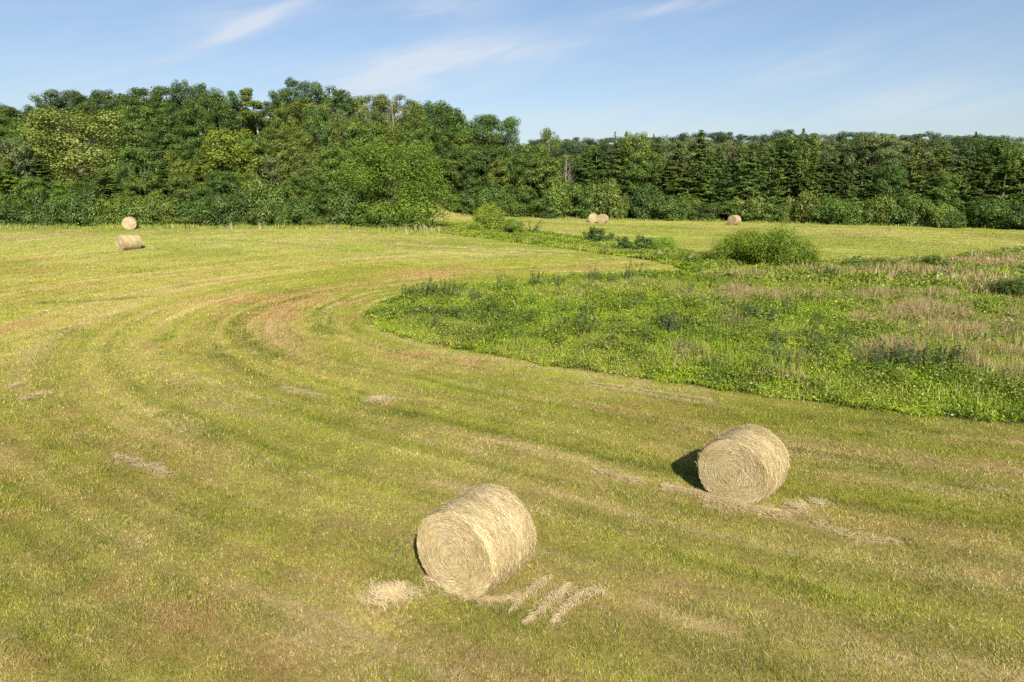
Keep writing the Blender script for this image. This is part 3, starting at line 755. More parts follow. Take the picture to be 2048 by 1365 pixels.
def conifer(seed, h, w, nB=150, leaf=.26, per=95, ragged=.35, blunt=.75, start=.04):
    """cedar: pointed, layered sprays of foliage on short boughs"""
    rng = np.random.default_rng(seed); P, Nn, S, ti = [], [], [], []
    T = Tubes(); T.add([np.array([0, 0, h*s]) for s in (-.02, .3, .6, .97)], [w*.05, w*.036, w*.02, .01], 6)
    for k in range(nB):
        t = start + (1-start)*rng.random()**1.15; a = rng.uniform(0, 2*PI)
        lob = 1 + ragged*(vn(math.cos(a)*2 + seed, math.sin(a)*2 + t*7) - .5)*2
        L = w/2*(1-t)**blunt*rng.uniform(.6, 1.08)*lob + .12
        rise = rng.uniform(-.05, .45) + .5*t
        d = np.array([math.cos(a), math.sin(a), rise]); d /= np.linalg.norm(d)
        b0 = np.array([0, 0, h*t]); n = int(per*(.35 + .75*L/(w/2)))
        s = rng.uniform(.25, 1.08, n); sp = (.10 + .26*s)*L*.55 + .06
        q = b0 + d*(L*s)[:, None] + rdir(rng, n)*sp[:, None]*np.array([1, 1, .45])*rng.random((n, 1))**.5
        q[:, 2] = np.minimum(q[:, 2], h*1.0 + .1)
        P.append(q); Nn.append(unit(d*.6 + np.array([0, 0, .55]) + rdir(rng, n)*.65)); S.append(leaf*rng.uniform(.6, 1.35, n)); ti.append(np.clip(rng.random()*.5 + rng.random(n)*.5, 0, 1))
        if k % 5 == 0: T.add([b0, b0 + d*L*.6], [.05, .015], 4)
    n = 70; t = rng.random(n); P.append(np.stack([rng.normal(0, .10 + .1*(1-t)), rng.normal(0, .10 + .1*(1-t)), h*(.90 + .11*t)], 1)); Nn.append(rdir(rng, n)); S.append(leaf*rng.uniform(.5, 1, n)); ti.append(rng.random(n))
    P, Nn, S, ti = map(np.concatenate, (P, Nn, S, ti))
    V, Fq = leafquads(P, Nn, S, np.full(len(P), .42), rng, .5)
    return crown_mesh('crown', V, Fq, ti, M_NEEDLE), T.mesh('trunk', M_BARK)

def pine(seed, h, w, crown_at=.6, nC=26, total=5200, leaf=.34, dead=8):
    rng = np.random.default_rng(seed); T = Tubes(); sway = rng.normal(0, .02*h, 2)
    def ctr(s): return np.array([sway[0]*math.sin(s*4), sway[1]*math.sin(s*3), h*s])
    T.add([ctr(s) for s in (-.02, .2, .4, .6, .8, .97)], [.30, .24, .2, .16, .09, .03], 7)
    cents = []
    for k in range(nC):
        t = crown_at + (1-crown_at)*rng.random()**.8; a = rng.uniform(0, 2*PI); L = w/2*rng.uniform(.3, 1.0)*(1.05 - .75*((t-crown_at)/(1-crown_at))**1.5)
        b0 = ctr(t*.96); c = b0 + np.array([math.cos(a)*L, math.sin(a)*L, .12*L + .2]); T.add([b0, (b0+c)/2 + np.array([0, 0, -.05*L]), c], [.07, .045, .015], 5); cents.append(c)
    for k in range(dead):
        t = rng.uniform(.3, crown_at); a = rng.uniform(0, 2*PI); L = w*.25*rng.uniform(.5, 1); b0 = ctr(t); T.add([b0, b0 + np.array([math.cos(a)*L, math.sin(a)*L, rng.normal(0, .2)])], [.045, .01], 4)
    cents = np.array(cents); rads = w*rng.uniform(.11, .19, len(cents)); per = (total*rads**2/np.sum(rads**2)).astype(int)
    V, Fq, ti = clumped(rng, cents, rads, per, leaf, .42, outward=.7, upn=.4, squash=.55, jit=.8)
    return crown_mesh('crown', V, Fq, ti, M_NEEDLE), T.mesh('trunk', M_GREYBARK)

def deadtree(seed, h, w, depth=4, mat=None):
    rng = np.random.default_rng(seed); T = Tubes()
    def grow(p, d, L, r, k):
        q = p + d*L*.5 + rng.normal(0, .05*L, 3); e = q + (d + rng.normal(0, .12, 3))*L*.5
        T.add([p, q, e], [r, r*.8, r*.55], 5 if k > 2 else 3)
        if k == 0: return
        for _ in range(3):
            nd = d*.8 + rdir(rng, 1)[0]*.75 + np.array([0, 0, .25]); nd /= np.linalg.norm(nd)
            grow(p + (e-p)*rng.uniform(.45, 1), nd, L*rng.uniform(.5, .75), r*.5, k-1)
    top = np.array([rng.normal(0, .3), rng.normal(0, .3), h*.9])
    T.add([np.zeros(3), top*.5 + rng.normal(0, .15, 3), top], [.16, .11, .03], 6)
    for k in range(16):
        t = rng.uniform(.12, .95); a = rng.uniform(0, 2*PI); d = np.array([math.cos(a), math.sin(a), rng.uniform(.2, 1.1)]); d /= np.linalg.norm(d)
        grow(top*t, d, w*.34*(1.2 - .6*t), .05*(1.25 - t), depth-2)
    return T.mesh('trunk', mat or M_GREYBARK)

def shrub(seed, h, w, nC=34, leaf=.2, total=5200, asp=.5, up=0.0, upn=.35, stems=6, lump=.3, flat=.75):
    rng = np.random.default_rng(seed); d = rdir(rng, nC); d[:, 2] = np.abs(d[:, 2])
    lob = 1 + lump*(rng.random(nC) - .5)*2
    k = rng.uniform(.35, .84, nC)[:, None]
    cents = d*k*lob[:, None]*np.array([w/2, w/2, h*.82]) + np.array([0, 0, h*.10])
    rads = np.full(nC, 1.0)*w*rng.uniform(.12, .22, nC); rads = np.minimum(rads, h*.3); per = np.maximum((total*rads**2/np.sum(rads**2)).astype(int), 6)
    V, Fq, ti = clumped(rng, cents, rads, per, leaf, asp, upn=upn, up=up, squash=flat)
    V[:, 2] = np.maximum(V[:, 2], .01)
    T = Tubes()
    for j in range(stems):
        c = cents[rng.integers(nC)]; T.add([np.array([c[0]*.15, c[1]*.15, 0]), c*.5 + np.array([0, 0, .1*h]), c], [.03*h**.5, .02*h**.5, .006], 4)
    return crown_mesh('crown', V, Fq, ti), T.mesh('stem', M_BARK)

# ------------------------------------------------------------------ prototypes
OAK = [broadleaf(20+i, 18, 10.5, .03, 130, .34, 24000, .36, p) for i, p in enumerate((.45, .55, .5, .4, .6))]
MID = [broadleaf(40+i, 12, 7.6, .01, 110, .26, 20000, .36, p) for i, p in enumerate((.35, .45, .5, .3, .4))]
FAIR = [broadleaf(60, 16, 12, .03, 150, .26, 32000, .30, .42), broadleaf(61, 13, 13, .02, 170, .23, 36000, .30, .42)]
THIN = [broadleaf(70+i, 17, 9, .05, 120, .30, 14000, .5, .55, bark=M_GREYBARK, gap=.15) for i in range(3)]
CEDAR = [conifer(80+i, 12, w, nB, ragged=.5, blunt=b) for i, (w, nB, b) in enumerate(((5.2, 170, .85), (4.4, 150, .95), (6.0, 190, .78), (4.8, 160, .9), (3.6, 130, 1.0)))]
PINE = [pine(90, 20, 6.5, .64, 30, 11000, .30), pine(91, 17, 9, .58, 36, 8500, .30, dead=4), pine(92, 17, 10, .62, 34, 8000, .30, dead=4)]
DEAD = [deadtree(95, 8.5, 5.0, 5), deadtree(96, 16, 8, 4)]
SHR = [shrub(100+i, 3.2, 4.6, 44, .2, 9000) for i in range(5)]
ROUNDB = shrub(110, 3.0, 4.3, 160, .13, 32000, .45, lump=.04)
FEATH = [shrub(111+i, 2.7, 3.8, 90, .11, 60000, .34, up=1.2, upn=.1, lump=.22, flat=1.0) for i in range(2)]
DARKB = [shrub(115+i, 1.7, 2.7, 34, .16, 4200, .5, lump=.35) for i in range(2)]

GREENS = {'dark green': (0.077, 0.131, 0.030), 'deep green': (0.089, 0.152, 0.031), 'mid green': (0.117, 0.180, 0.034), 'olive green': (0.139, 0.183, 0.038), 'grey green': (0.143, 0.187, 0.070),
          'yellow green': (0.151, 0.209, 0.032), 'bright green': (0.130, 0.208, 0.029), 'pale green': (0.180, 0.238, 0.053), 'blue green': (0.080, 0.130, 0.066), 'willow green': (0.149, 0.218, 0.025), 'lime green': (0.198, 0.283, 0.032)}  # blue green has the haze of distance mixed into its leaf colour
EXT = {}
def extent(me):
    if me.name not in EXT:
        v = np.empty(len(me.vertices)*3, np.float32); me.vertices.foreach_get('co', v); v = v.reshape(-1, 3)
        EXT[me.name] = (float(np.percentile(v[:, 2], 99.6)), float(np.mean(np.percentile(v[:, :2], 98.5, axis=0) - np.percentile(v[:, :2], 1.5, axis=0))))
    return EXT[me.name]
PLACED = []      # (row, px, root, shade, word)
def put(name, parts, x, y, h, w, h0, w0, shade, word, cat, row=None, px=None, label=None, group=None, rot=None, zdrop=.1):
    root = empty(name, (x, y, float(terrain(x, y)) - zdrop), R.uniform(0, 2*PI) if rot is None else rot)
    crown, trunk = parts
    h0, w0 = extent(crown if crown is not None else trunk)
    root.scale = (w/w0, w/w0, (h + zdrop)/h0)
    if crown is not None:
        c = obj('crown', crown, root); k = R.uniform(.88, 1.14); g3 = [v*ALB for v in GREENS[shade]]
        c.color = (g3[0]*k*R.uniform(.93, 1.08), g3[1]*k, g3[2]*k*R.uniform(.9, 1.1), 1)
    if trunk is not None: obj(trunk.name.split('.')[0], trunk, root)
    if label: tag(root, label, cat, group)
    else:
        root['category'] = cat
        if group: root['group'] = group
        PLACED.append((row, px, root, shade, word))
    return root

def ip(tab, px): a = np.array(tab, float); return float(np.interp(px, a[:, 0], a[:, 1]))
SKY = [(-120, 225), (0, 206), (30, 216), (51, 228), (75, 214), (99, 198), (147, 181), (178, 198), (208, 184), (240, 184), (267, 196), (301, 179), (335, 180), (362, 169), (393, 164), (427, 171), (461, 184),
       (485, 190), (505, 205), (547, 205), (564, 196), (590, 170), (615, 160), (640, 173), (666, 178), (690, 188), (713, 196), (747, 191), (791, 190), (819, 205), (840, 210), (870, 203), (890, 213), (911, 232), (938, 233), (972, 236), (1000, 240)]
def J(s): return R.normal(0, s)

# ---- left wood
R = np.random.default_rng(23)
WOOD = 'trees of the wooded hillside behind the field'
def oakput(row, px, Y, ytop, wpx, shade, kind='OAK', **kw):
    p = at_depth(px, Y); t = Y*CP + (H - p[2])*SP
    h = top_z(ytop, p[0], Y) - p[2]; w = wpx*t/F
    if kind == 'OAK': pr = OAK[R.integers(5)]; h0, w0, nm, wd = 18, 10.5*.93, 'oak_tree', 'oak'
    elif kind == 'MID': pr = MID[R.integers(5)]; h0, w0, nm, wd = 12, 7.6*.93, 'broadleaf_tree', 'broadleaf'
    elif kind == 'THIN': pr = THIN[R.integers(3)]; h0, w0, nm, wd = 17, 9, 'sparse_tree', 'tree'
    elif kind == 'CEDAR': pr = CEDAR[R.integers(5)]; h0, w0, nm, wd = 12, 4.9, 'cedar_tree', 'cedar'
    elif kind == 'FAIR0': pr = FAIR[0]; h0, w0, nm, wd = 16, 11.5, 'broadleaf_tree', 'broadleaf'
    elif kind == 'FAIR1': pr = FAIR[1]; h0, w0, nm, wd = 13, 12.5, 'maple_tree', 'maple'
    elif kind == 'SHR': pr = SHR[R.integers(5)]; h0, w0, nm, wd = 3.2, 4.6, 'shrub', 'shrub'
    return put(nm, pr, p[0], Y, h, w, h0, w0, shade, wd, 'shrub' if nm == 'shrub' else 'tree', row, px, **kw)

for px in [-60, -15, 22, 70, 108, 148, 192, 236, 272, 306, 345, 385, 425, 462, 548, 580, 613, 662, 700]:
    oakput('skyline', px, 158 + J(3), ip(SKY, px) + (0 if px != 70 else 4), 78 + J(8), ['dark green', 'dark green', 'deep green', 'blue green'][R.integers(4)], group=WOOD)
for px, k, sh in [(745, 'THIN', 'olive green'), (790, 'THIN', 'grey green'), (830, 'OAK', 'olive green'), (872, 'OAK', 'deep green'), (895, 'OAK', 'dark green'), (935, 'OAK', 'deep green')]:
    oakput('skyline', px, 150 + J(2), ip(SKY, px), 72 + J(6), sh, k, group=WOOD)
for px in [-40, 5, 48, 95, 290, 335, 372, 412, 450, 490, 535, 575, 625, 665, 705, 745, 785, 825, 865, 905, 945, 985]:
    oakput('second', px, (138 if px < 850 else 149) + J(2), ip(SKY, px) + 34 + J(9), 76 + J(9), ['dark green', 'deep green', 'mid green', 'olive green', 'dark green'][R.integers(5)] if px < 560 else ['mid green', 'olive green', 'grey green', 'mid green'][R.integers(4)], 'OAK' if R.random() < .85 else 'THIN', group=WOOD)
MIDT = [(-80, 285), (60, 275), (290, 290), (330, 262), (420, 275), (470, 262), (560, 262), (640, 235), (720, 235), (800, 260), (880, 265), (960, 280), (1040, 290)]
for px in [-60, -20, 20, 62, 255, 300, 345, 390, 425, 515, 560, 600, 645, 690, 735, 780, 830, 880, 925, 965]:
    oakput('middle', px, (120 if px < 850 else 144) + J(3), ip(MIDT, px) + J(12), 74 + J(9), ['deep green', 'mid green', 'olive green', 'dark green', 'mid green', 'yellow green'][R.integers(6)], 'OAK' if R.random() < .6 else 'MID', group=WOOD)
LOWT = [(-80, 335), (0, 320), (100, 300), (200, 335), (300, 300), (380, 335), (460, 330), (560, 320), (650, 290), (720, 320), (860, 340)]
for px in [-70, -30, 12, 52, 95, 205, 250, 298, 340, 378, 420, 462, 505, 548, 590, 632, 675, 712]:
    oakput('fourth', px, 104 + J(2), ip(LOWT, px) + J(14), 76 + J(9), ['mid green', 'olive green', 'deep green', 'mid green', 'yellow green', 'grey green'][R.integers(6)], 'MID' if R.random() < .72 else 'CEDAR', group=WOOD)
EDGT = [(-80, 365), (0, 350), (120, 360), (240, 350), (320, 345), (400, 370), (480, 350), (560, 370), (640, 360), (720, 365), (780, 390)]
for px in [-75, -38, -2, 34, 72, 110, 150, 188, 226, 264, 300, 338, 376, 415, 455, 495, 533, 570, 608, 646, 684, 720]:
    oakput('edge', px, 94.5 + J(1.2), ip(EDGT, px) + J(15), 66 + J(9), ['mid green', 'olive green', 'deep green', 'bright green', 'dark green', 'mid green'][R.integers(6)], 'MID' if R.random() < .75 else 'CEDAR', group=WOOD)
for px in list(range(-60, 850, 33)):
    oakput('fringe', px + J(6), 90.0 + J(.7), 404 + J(16), 62 + J(14), ['mid green', 'olive green', 'deep green', 'mid green', 'dark green'][R.integers(5)], 'SHR', group='shrubs along the foot of the wooded hillside')
# landmarks of the left wood
oakput(None, 172, 112, 222, 190, 'pale green', 'FAIR0', label='large pale green tree with a broad billowing crown amid darker wood', group=WOOD)
oakput(None, 470, 100, 262, 95, 'yellow green', 'MID', label='rounded yellow green tree standing out below the tall bare-trunked pine', group=WOOD)
oakput(None, 793, 93, 286, 182, 'bright green', 'FAIR1', label='bright spreading maple at the corner where the wood meets the far field', group=WOOD)
oakput(None, 700, 100, 292, 90, 'mid green', 'MID', label='rounded mid green tree shouldering the bright spreading maple', group=WOOD)
oakput(None, 822, 89.5, 388, 70, 'bright green', 'SHR', label='leafy shrub under the outer boughs of the bright spreading maple', group='shrubs along the foot of the wooded hillside')
def special(pr, nm, px, Y, ytop, wpx, h0, w0, shade, label, cat='tree', group=WOOD, ypix=None):
    p = at_depth(px, Y) if ypix is None else np.append(G(px, ypix), 0)
    Y = p[1]; p[2] = float(terrain(p[0], Y)); t = Y*CP + (H - p[2])*SP
    return put(nm, pr, p[0], Y, top_z(ytop, p[0], Y) - p[2], wpx*t/F, h0, w0, shade, '', cat, label=label, group=group)
special(PINE[0], 'pine_tree', 518, 134, 178, 55, 20, 6.0, 'olive green', 'tall pine with a long bare pale trunk rising out of dark oaks')
special(PINE[1], 'pine_tree', 975, 146, 231, 75, 17, 8.5, 'dark green', 'dark flat-topped pine on the ridge with an open spreading crown')
special(PINE[2], 'pine_tree', 1020, 143, 235, 62, 17, 9.5, 'dark green', 'umbrella shaped pine at the low end of the ridge against the sky')
special((None, DEAD[1]), 'dead_tree', 792, 132, 196, 60, 15, 9, 'grey green', 'bare pale-limbed dead tree poking through the ridge crowns')

# ---- right wood
TREEL = [(860, 139), (950, 134), (1100, 127), (1348, 118), (1700, 106), (2048, 95.5), (2300, 88)]
CW = 'trees of the wood across the far field'
FT = [(860, 300), (900, 292), (950, 290), (1050, 288), (1150, 288), (1200, 282), (1250, 277), (1350, 281), (1400, 275), (1450, 285), (1500, 280), (1560, 270), (1620, 285), (1690, 304), (1750, 300), (1800, 290), (1850, 304), (1915, 284), (1970, 300), (2030, 284), (2200, 290)]
def lineY(px): return ip(TREEL, px)
for px in [850, 885, 925, 965, 1005, 1045, 1088, 1170, 1210, 1250, 1290, 1330, 1372, 1412, 1452, 1492, 1532, 1572, 1615, 1655, 1690, 1730, 1770, 1810, 1850, 1885, 1920, 1958, 1995, 2032, 2070, 2110]:
    k = 'CEDAR' if (px > 1150 and R.random() < .85) else 'MID'
    oakput('front', px, lineY(px) + 2.6 + J(.8), ip(FT, px) + 30 + J(17), 66 + J(9) if k == 'CEDAR' else 70 + J(10), ['olive green', 'mid green', 'dark green', 'deep green', 'dark green', 'deep green'][R.integers(6)], k, group=CW)
for px in [868, 905, 945, 985, 1025, 1065, 1110, 1148, 1190, 1230, 1268, 1310, 1350, 1392, 1430, 1472, 1512, 1553, 1592, 1635, 1672, 1712, 1750, 1792, 1832, 1868, 1905, 1940, 1978, 2015, 2050, 2090]:
    k = 'CEDAR' if (px > 1180 and R.random() < .85) else 'MID'
    oakput('behind', px, lineY(px) + 9 + J(1.5), ip(FT, px) + J(11) + (4 if px < 1600 else 16), 60 + J(8) if k == 'CEDAR' else 74 + J(10), ['olive green', 'mid green', 'dark green', 'deep green', 'olive green'][R.integers(5)], k, group=CW)
FARS = [(1040, 275), (1100, 278), (1140, 282), (1160, 279), (1181, 272), (1225, 280), (1348, 274), (1408, 266), (1450, 271), (1500, 274), (1587, 262), (1621, 273), (1673, 268), (1717, 260), (1750, 266), (1792, 275), (1854, 268), (1922, 270), (1980, 273), (2045, 284), (2150, 290)]
for px in list(range(1090, 2110, 40)):
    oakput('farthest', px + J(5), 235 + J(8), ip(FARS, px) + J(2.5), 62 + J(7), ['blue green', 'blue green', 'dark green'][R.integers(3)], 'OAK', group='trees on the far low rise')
for px in list(range(1085, 2110, 42)):
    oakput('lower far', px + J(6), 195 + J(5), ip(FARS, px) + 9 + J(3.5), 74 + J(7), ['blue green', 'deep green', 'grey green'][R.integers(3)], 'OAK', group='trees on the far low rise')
for px in list(range(870, 2100, 37)):
    if px < 2100: oakput('base', px + J(7), lineY(px) - .6 + J(.7), 384 + (px-870)*.014 + J(16), 62 + J(14), ['mid green', 'olive green', 'deep green', 'deep green', 'dark green'][R.integers(5)], 'SHR', group='shrubs along the foot of the far wood')
special((None, DEAD[0]), 'dead_tree', 1131, 128, 306, 44, 7.9, 4.6, 'grey green', 'bare grey dead tree with drooping twigs in the wall of green', group=CW)
special(THIN[1], 'sparse_tree', 1099, 146, 258, 46, 17, 9, 'olive green', 'thin crowned tree poking above the wood near the umbrella pine', group=CW)
special(CEDAR[4], 'cedar_tree', 1225, 133, 266, 16, 12, 3.4, 'dark green', 'narrow spire-like cedar tip showing against the sky', group=CW)
special(CEDAR[1], 'cedar_tree', 1247, 132, 265, 36, 12, 4.2, 'olive green', 'broader feathery cedar top beside the narrow spire', group=CW)

for px, yt, wp, sh, lb in [(1300, 270, 15, 'dark green', 'slim cedar tip above the wood, next past the feathery cedar top'), (1326, 272, 13, 'olive green', 'thin cedar tip above the wood, second past the feathery cedar top'),
        (1590, 259, 34, 'olive green', 'tallest cedar top above the double bush breaking the skyline'), (1815, 280, 44, 'olive green', 'pointed olive cedar over the far end of the wood'), (1925, 266, 26, 'dark green', 'sharp dark cedar spike rising to the far skyline'), (2030, 284, 52, 'olive green', 'broad pointed cedar last along the far wood past the sharp spike')]:
    special(CEDAR[4 if wp < 30 else 1], 'cedar_tree', px, lineY(px) + 5, yt, wp, 12, 3.4 if wp < 30 else 4.2, sh, lb, group=CW)

# ---- bushes of the hedge strip
HB = 'bushes along the overgrown strip between the fields'
special(ROUNDB, 'bush', 977, 0, 409, 58, 3.0, 4.2, 'lime green', 'neat dome shaped bright green bush on the overgrown strip', 'bush', HB, ypix=462)
special(SHR[0], 'bush', 1027, 0, 439, 36, 3.2, 4.5, 'bright green', 'small rounded bush between the dome bush and the spindly sapling', 'bush', HB, ypix=468)
special(DARKB[0], 'bush', 1192, 0, 455, 46, 1.6, 2.6, 'dark green', 'dark glossy bush below the pair of bales', 'bush', HB, ypix=485)
special(DARKB[1], 'bush', 1221, 0, 466, 20, 1.6, 2.6, 'dark green', 'little dark offshoot bush touching the dark glossy bush', 'bush', HB, ypix=484)
special(DARKB[1], 'bush', 1248, 0, 474, 40, 1.6, 2.6, 'deep green', 'low dark bush midway between the glossy bush and the lime bush', 'bush', HB, ypix=502)
special(DARKB[0], 'bush', 1287, 0, 472, 46, 1.6, 2.6, 'deep green', 'dark bush leaning against the lime green feathery bush', 'bush', HB, ypix=503)
special(FEATH[0], 'bush', 1332, 0, 474, 46, 2.5, 3.5, 'lime green', 'lime green feathery bush on the overgrown strip', 'bush', HB, ypix=506)
special(FEATH[0], 'bush', 1490, 0, 463, 112, 2.4, 3.4, 'willow green', 'broad feathery willow bush, lower half of the big double bush', 'bush', HB, ypix=527)
special(FEATH[1], 'bush', 1553, 0, 459, 128, 2.4, 3.4, 'willow green', 'tallest feathery willow bush, larger half of the big double bush', 'bush', HB, ypix=535)
special(SHR[2], 'bush', 1740, 0, 516, 90, 3.2, 4.6, 'mid green', 'low spreading shrub past the big double bush at meadow edge', 'bush', HB, ypix=541)
special(SHR[3], 'bush', 1858, 0, 511, 72, 3.2, 4.6, 'mid green', 'rounded low shrub alone at the meadow edge beside tan grass', 'bush', HB, ypix=541)
special(SHR[1], 'bush', 2040, 0, 560, 90, 3.2, 4.6, 'dark green', 'dark shadowy shrub beside the bare red earth patch', 'bush', HB, ypix=598)
special(DARKB[1], 'bush', 1655, 0, 537, 30, 1.6, 2.6, 'dark green', 'tiny dark bush alone among tan meadow grass', 'bush', HB, ypix=560)
# spindly sapling: a few upswept boughs
def sapling():
    rng = np.random.default_rng(7); T = Tubes(); P, Nn, S = [], [], []
    for k in range(9):
        a = rng.uniform(0, 2*PI); d = np.array([math.cos(a)*.9, math.sin(a)*.9, .75 + .5*rng.random()]); L = rng.uniform(1.0, 1.8)
        e = d*L; T.add([np.zeros(3), e*.5 + np.array([0, 0, -.1]), e], [.04, .028, .01], 4)
        n = 38; t = rng.uniform(.3, 1.05, n); P.append(e*t[:, None] + rng.normal(0, .07, (n, 3))); Nn.append(unit(np.array([0, 0, .8]) + rdir(rng, n)*.6)); S.append(rng.uniform(.10, .24, n))
    P, Nn, S = map(np.concatenate, (P, Nn, S)); V, Fq = leafquads(P, Nn, S, np.full(len(P), .35), rng)
    return crown_mesh('crown', V, Fq, rng.random(len(P))), T.mesh('stem', M_BARK)
special(sapling(), 'sapling', 1063, 0, 438, 38, 2.2, 2.4, 'deep green', 'spindly sapling with upswept open boughs beside the small rounded bush', 'sapling', HB, ypix=467)
# pale dead grass stalks standing like stakes along the field edge
def stalks(seed):
    rng = np.random.default_rng(seed); n = 26; a = rng.uniform(0, 2*PI, n); r = .07*rng.random(n)**.6
    P = np.stack([r*np.cos(a), r*np.sin(a), np.zeros(n)], 1)
    V, Fq = bentblades(P, rng.uniform(.35, 1.0, n), rng.uniform(.014, .028, n), np.abs(rng.normal(.13, .10, n)), a, rng.uniform(0, PI, n))
    c = lerp(np.array([.55, .43, .26]), np.array([.74, .62, .42]), rng.random(n)); return mesh('dry_stalks', V, Fq, M_STRAW, [('Col', 'FLOAT_COLOR', 'FACE', np.concatenate([c, c]))])
ST = [stalks(i) for i in range(3)]
TUFTS = [(463, 460, 1.0), (520, 460, 1.0), (777, 463, 1.0), (813, 464, 1.0), (831, 465, 1.15), (843, 466, 1.15), (848, 467, 1.25), (853, 466, 1.15), (863, 467, 1.2), (878, 468, 1.15), (1318, 516, .9), (1306, 514, .7), (1160, 503, .75)]
for k, (px, py, s) in enumerate(TUFTS):
    p = G(px, py); o = obj('dry_grass_tuft', ST[k % 3], loc=(p[0], p[1], float(terrain(*p)))); o.scale = (s*.95, s*.95, s*1.0); o.rotation_euler = (0, 0, k)
    if k < 2: lab = f'pale upright dead grass tuft below the wood, {("nearer to", "farther from")[k]} the two hillside bales'
    elif k < 10: lab = f'pale upright dead grass tuft below the spreading maple, {ORD[k-2]} of eight toward the dome bush'
    else: lab = ('tallest pale dead grass tuft at the foot of the lime bush', 'short pale dead grass tuft beside the lime bush', 'lone pale dead grass tuft on the strip below the paired bales')[k-10]
    tag(o, lab, 'grass tuft', 'pale dead grass tufts along the field edge')

# ------------------------------------------------------------------ labels of the tree rows
LM = [(172, 'pale tree'), (518, 'tall pine'), (795, 'spreading maple'), (1020, 'umbrella pine'), (1131, 'dead tree'), (1196, 'paired bales'), (1468, 'lone bale'), (1556, 'double bush')]
ROWP = {'skyline': 'on the skyline', 'second': 'just under skyline', 'middle': 'in middle tier', 'fourth': 'in lower tier', 'edge': 'at wood edge', 'fringe': 'fringing the hillside', 'front': 'facing far field', 'behind': 'behind the front',
        'farthest': 'on far rise', 'lower far': 'low on rise', 'base': 'fringing far field'}
HIDDEN = {'broadleaf_tree.040', 'broadleaf_tree.050', 'broadleaf_tree.051', 'broadleaf_tree.031', 'broadleaf_tree.032', 'shrub.029', 'oak_tree.054', 'oak_tree.086'}   # nothing of these shows behind the others
for q in list(PLACED):
    if q[2].name in HIDDEN:
        PLACED.remove(q)
        for c in list(q[2].children): bpy.data.objects.remove(c)
        bpy.data.objects.remove(q[2])
for row in ROWP:
    it = sorted([q for q in PLACED if q[0] == row], key=lambda q: q[1])
    for q in it:
        px = q[1]
        lo = max([l for l in LM if l[0] <= px], default=None, key=lambda l: l[0]); hi = min([l for l in LM if l[0] > px], default=None, key=lambda l: l[0])
        if lo is None: n = sum(1 for r in it if px <= r[1] < hi[0]); s = f'{ORD[n-1]} from the {hi[1]} away from the tall pine'
        elif hi is None: n = sum(1 for r in it if lo[0] <= r[1] <= px); s = f'{ORD[n-1]} from the {lo[1]} away from the lone bale'
        else: n = sum(1 for r in it if lo[0] <= r[1] <= px); s = f'{ORD[n-1]} from the {lo[1]} toward the {hi[1]}'
        q[2]['label'] = f'{q[3]} {q[4]} {ROWP[row]}, {s}'

# ------------------------------------------------------------------ light and sky
EL, AZ = 35.2*DEG, -12.6*DEG
d = Vector((math.sin(AZ)*math.cos(EL), math.cos(AZ)*math.cos(EL), -math.sin(EL)))
sun = bpy.data.lights.new('sun', 'SUN'); sun.energy = 5.0; sun.angle = .5*DEG; sun.color = (1, .92, .77)
so = bpy.data.objects.new('sun', sun); COL.objects.link(so); so.rotation_euler = d.to_track_quat('-Z', 'Y').to_euler(); so.location = (0, -20, 60)
w = bpy.data.worlds.new('World'); sc.world = w; w.use_nodes = True; nt = w.node_tree; nt.nodes.clear()
out = N(nt, 'ShaderNodeOutputWorld'); bg = N(nt, 'ShaderNodeBackground'); bg.inputs['Strength'].default_value = .060
sky = N(nt, 'ShaderNodeTexSky'); sky.sky_type = 'NISHITA'; sky.sun_disc = False; sky.sun_elevation = EL; sky.sun_rotation = PI + AZ; sky.altitude = 200; sky.air_density = 1.1; sky.dust_density = .8; sky.ozone_density = 3.5
tc = N(nt, 'ShaderNodeTexCoord'); sep = N(nt, 'ShaderNodeSeparateXYZ'); nt.links.new(tc.outputs['Generated'], sep.inputs[0])
az = math_(nt, 'ARCTAN2', sep.outputs[0], sep.outputs[1]); el = math_(nt, 'ARCSINE', sep.outputs[2])
cmb = N(nt, 'ShaderNodeCombineXYZ')
# cirrus sheet: streaks rising a little to one side
rotx = math_(nt, 'ADD', math_(nt, 'MULTIPLY', az, .97), math_(nt, 'MULTIPLY', el, .34)); roty = math_(nt, 'SUBTRACT', math_(nt, 'MULTIPLY', el, .94), math_(nt, 'MULTIPLY', az, .22))
nt.links.new(math_(nt, 'MULTIPLY', rotx, 2.6), cmb.inputs[0]); nt.links.new(math_(nt, 'MULTIPLY', roty, 17.0), cmb.inputs[1])
cn = N(nt, 'ShaderNodeTexNoise'); cn.inputs['Scale'].default_value = 2.2; cn.inputs['Detail'].default_value = 10; cn.inputs['Roughness'].default_value = .62; cn.inputs['Distortion'].default_value = .5
nt.links.new(cmb.outputs[0], cn.inputs[0])
def pazel(px, py):
    u = (px-CX)/F; v = (CY-py)/F; X = u; Y = CP + v*SP; Z = v*CP - SP
    return math.atan2(X, Y), math.asin(Z/math.sqrt(X*X+Y*Y+Z*Z))
tot = None
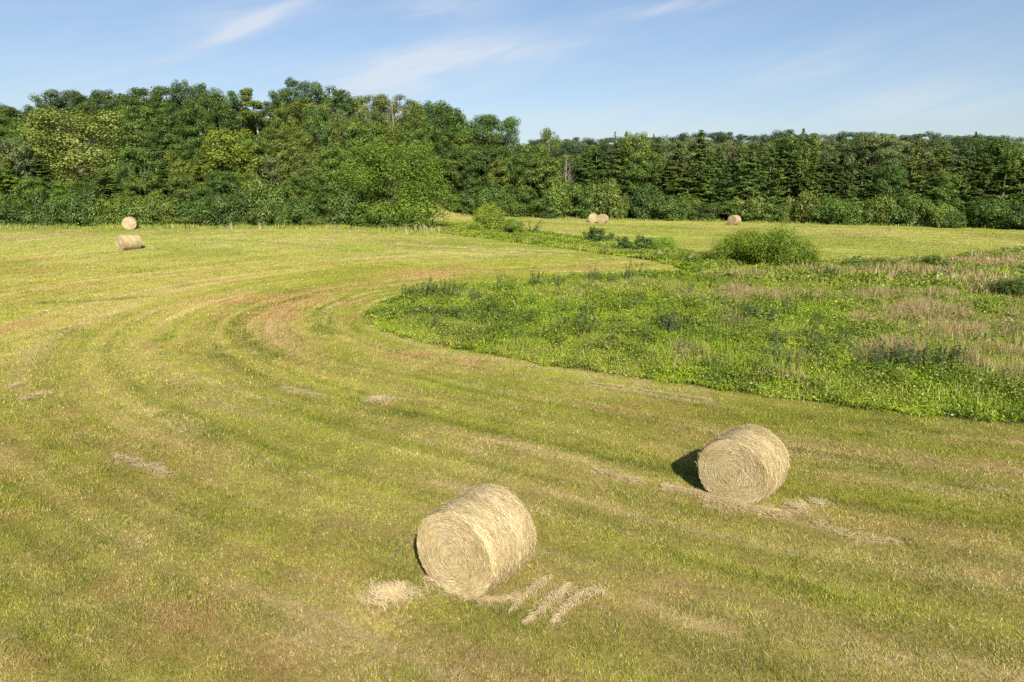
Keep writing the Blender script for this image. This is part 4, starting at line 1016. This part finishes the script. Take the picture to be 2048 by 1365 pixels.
for (x1, y1, x2, y2, wd, k) in [(640, 172, 1150, 92, .030, .9), (780, 120, 1060, 78, .022, .5), (350, 114, 600, 6, .0085, .85), (420, 60, 700, -30, .02, .35), (1205, 38, 1460, -10, .009, .9), (760, 30, 1000, -10, .02, .6), (300, 60, 520, 20, .03, .35), (900, 250, 1500, 245, .03, .5), (1450, 165, 1800, 95, .02, .35), (560, 165, 900, 150, .03, .55), (1650, 220, 2100, 195, .03, .45), (-50, 190, 420, 175, .05, .25)]:
    a1, e1 = pazel(x1, y1); a2, e2 = pazel(x2, y2); ca, ce = (a1+a2)/2, (e1+e2)/2; L = math.hypot(a2-a1, e2-e1)/2; ux, uy = (a2-a1)/2/L, (e2-e1)/2/L
    da = math_(nt, 'SUBTRACT', az, ca); de = math_(nt, 'SUBTRACT', el, ce)
    s = math_(nt, 'DIVIDE', math_(nt, 'ADD', math_(nt, 'MULTIPLY', da, ux), math_(nt, 'MULTIPLY', de, uy)), L)
    q = math_(nt, 'DIVIDE', math_(nt, 'SUBTRACT', math_(nt, 'MULTIPLY', de, ux), math_(nt, 'MULTIPLY', da, uy)), wd)
    r2 = math_(nt, 'ADD', math_(nt, 'MULTIPLY', s, s), math_(nt, 'MULTIPLY', q, q))
    gss = math_(nt, 'MULTIPLY', math_(nt, 'EXPONENT', math_(nt, 'MULTIPLY', r2, -1.2)), k)
    tot = gss if tot is None else math_(nt, 'ADD', tot, gss)
nzv = math_(nt, 'MULTIPLY_ADD', cn.outputs[0], 2.3, -.45, True)
cl = math_(nt, 'MULTIPLY', math_(nt, 'ADD', math_(nt, 'MULTIPLY', tot, 1.0), .17), nzv, None, True)
horizon = math_(nt, 'MULTIPLY', math_(nt, 'EXPONENT', math_(nt, 'MULTIPLY', math_(nt, 'MAXIMUM', el, 0.0), -6.0)), .34)
cl2 = math_(nt, 'ADD', math_(nt, 'MULTIPLY', cl, .68), horizon, None, True)
skb = mixc(nt, 1.0, sky.outputs[0], (.87, .92, 1.0), 'MULTIPLY')
skc = mixc(nt, cl2, skb, (6.1, 6.6, 7.2))
nt.links.new(skc, bg.inputs['Color']); nt.links.new(bg.outputs[0], out.inputs[0])

# ------------------------------------------------------------------ render settings
sc.render.engine = 'CYCLES'
cy = sc.cycles; cy.max_bounces = 5; cy.diffuse_bounces = 3; cy.glossy_bounces = 2; cy.transmission_bounces = 3; cy.transparent_max_bounces = 4
cy.use_denoising = False; cy.use_adaptive_sampling = True; cy.adaptive_threshold = .015
sc.view_settings.view_transform = 'Standard'; sc.view_settings.look = 'None'; sc.view_settings.exposure = 1.02; sc.view_settings.gamma = 1
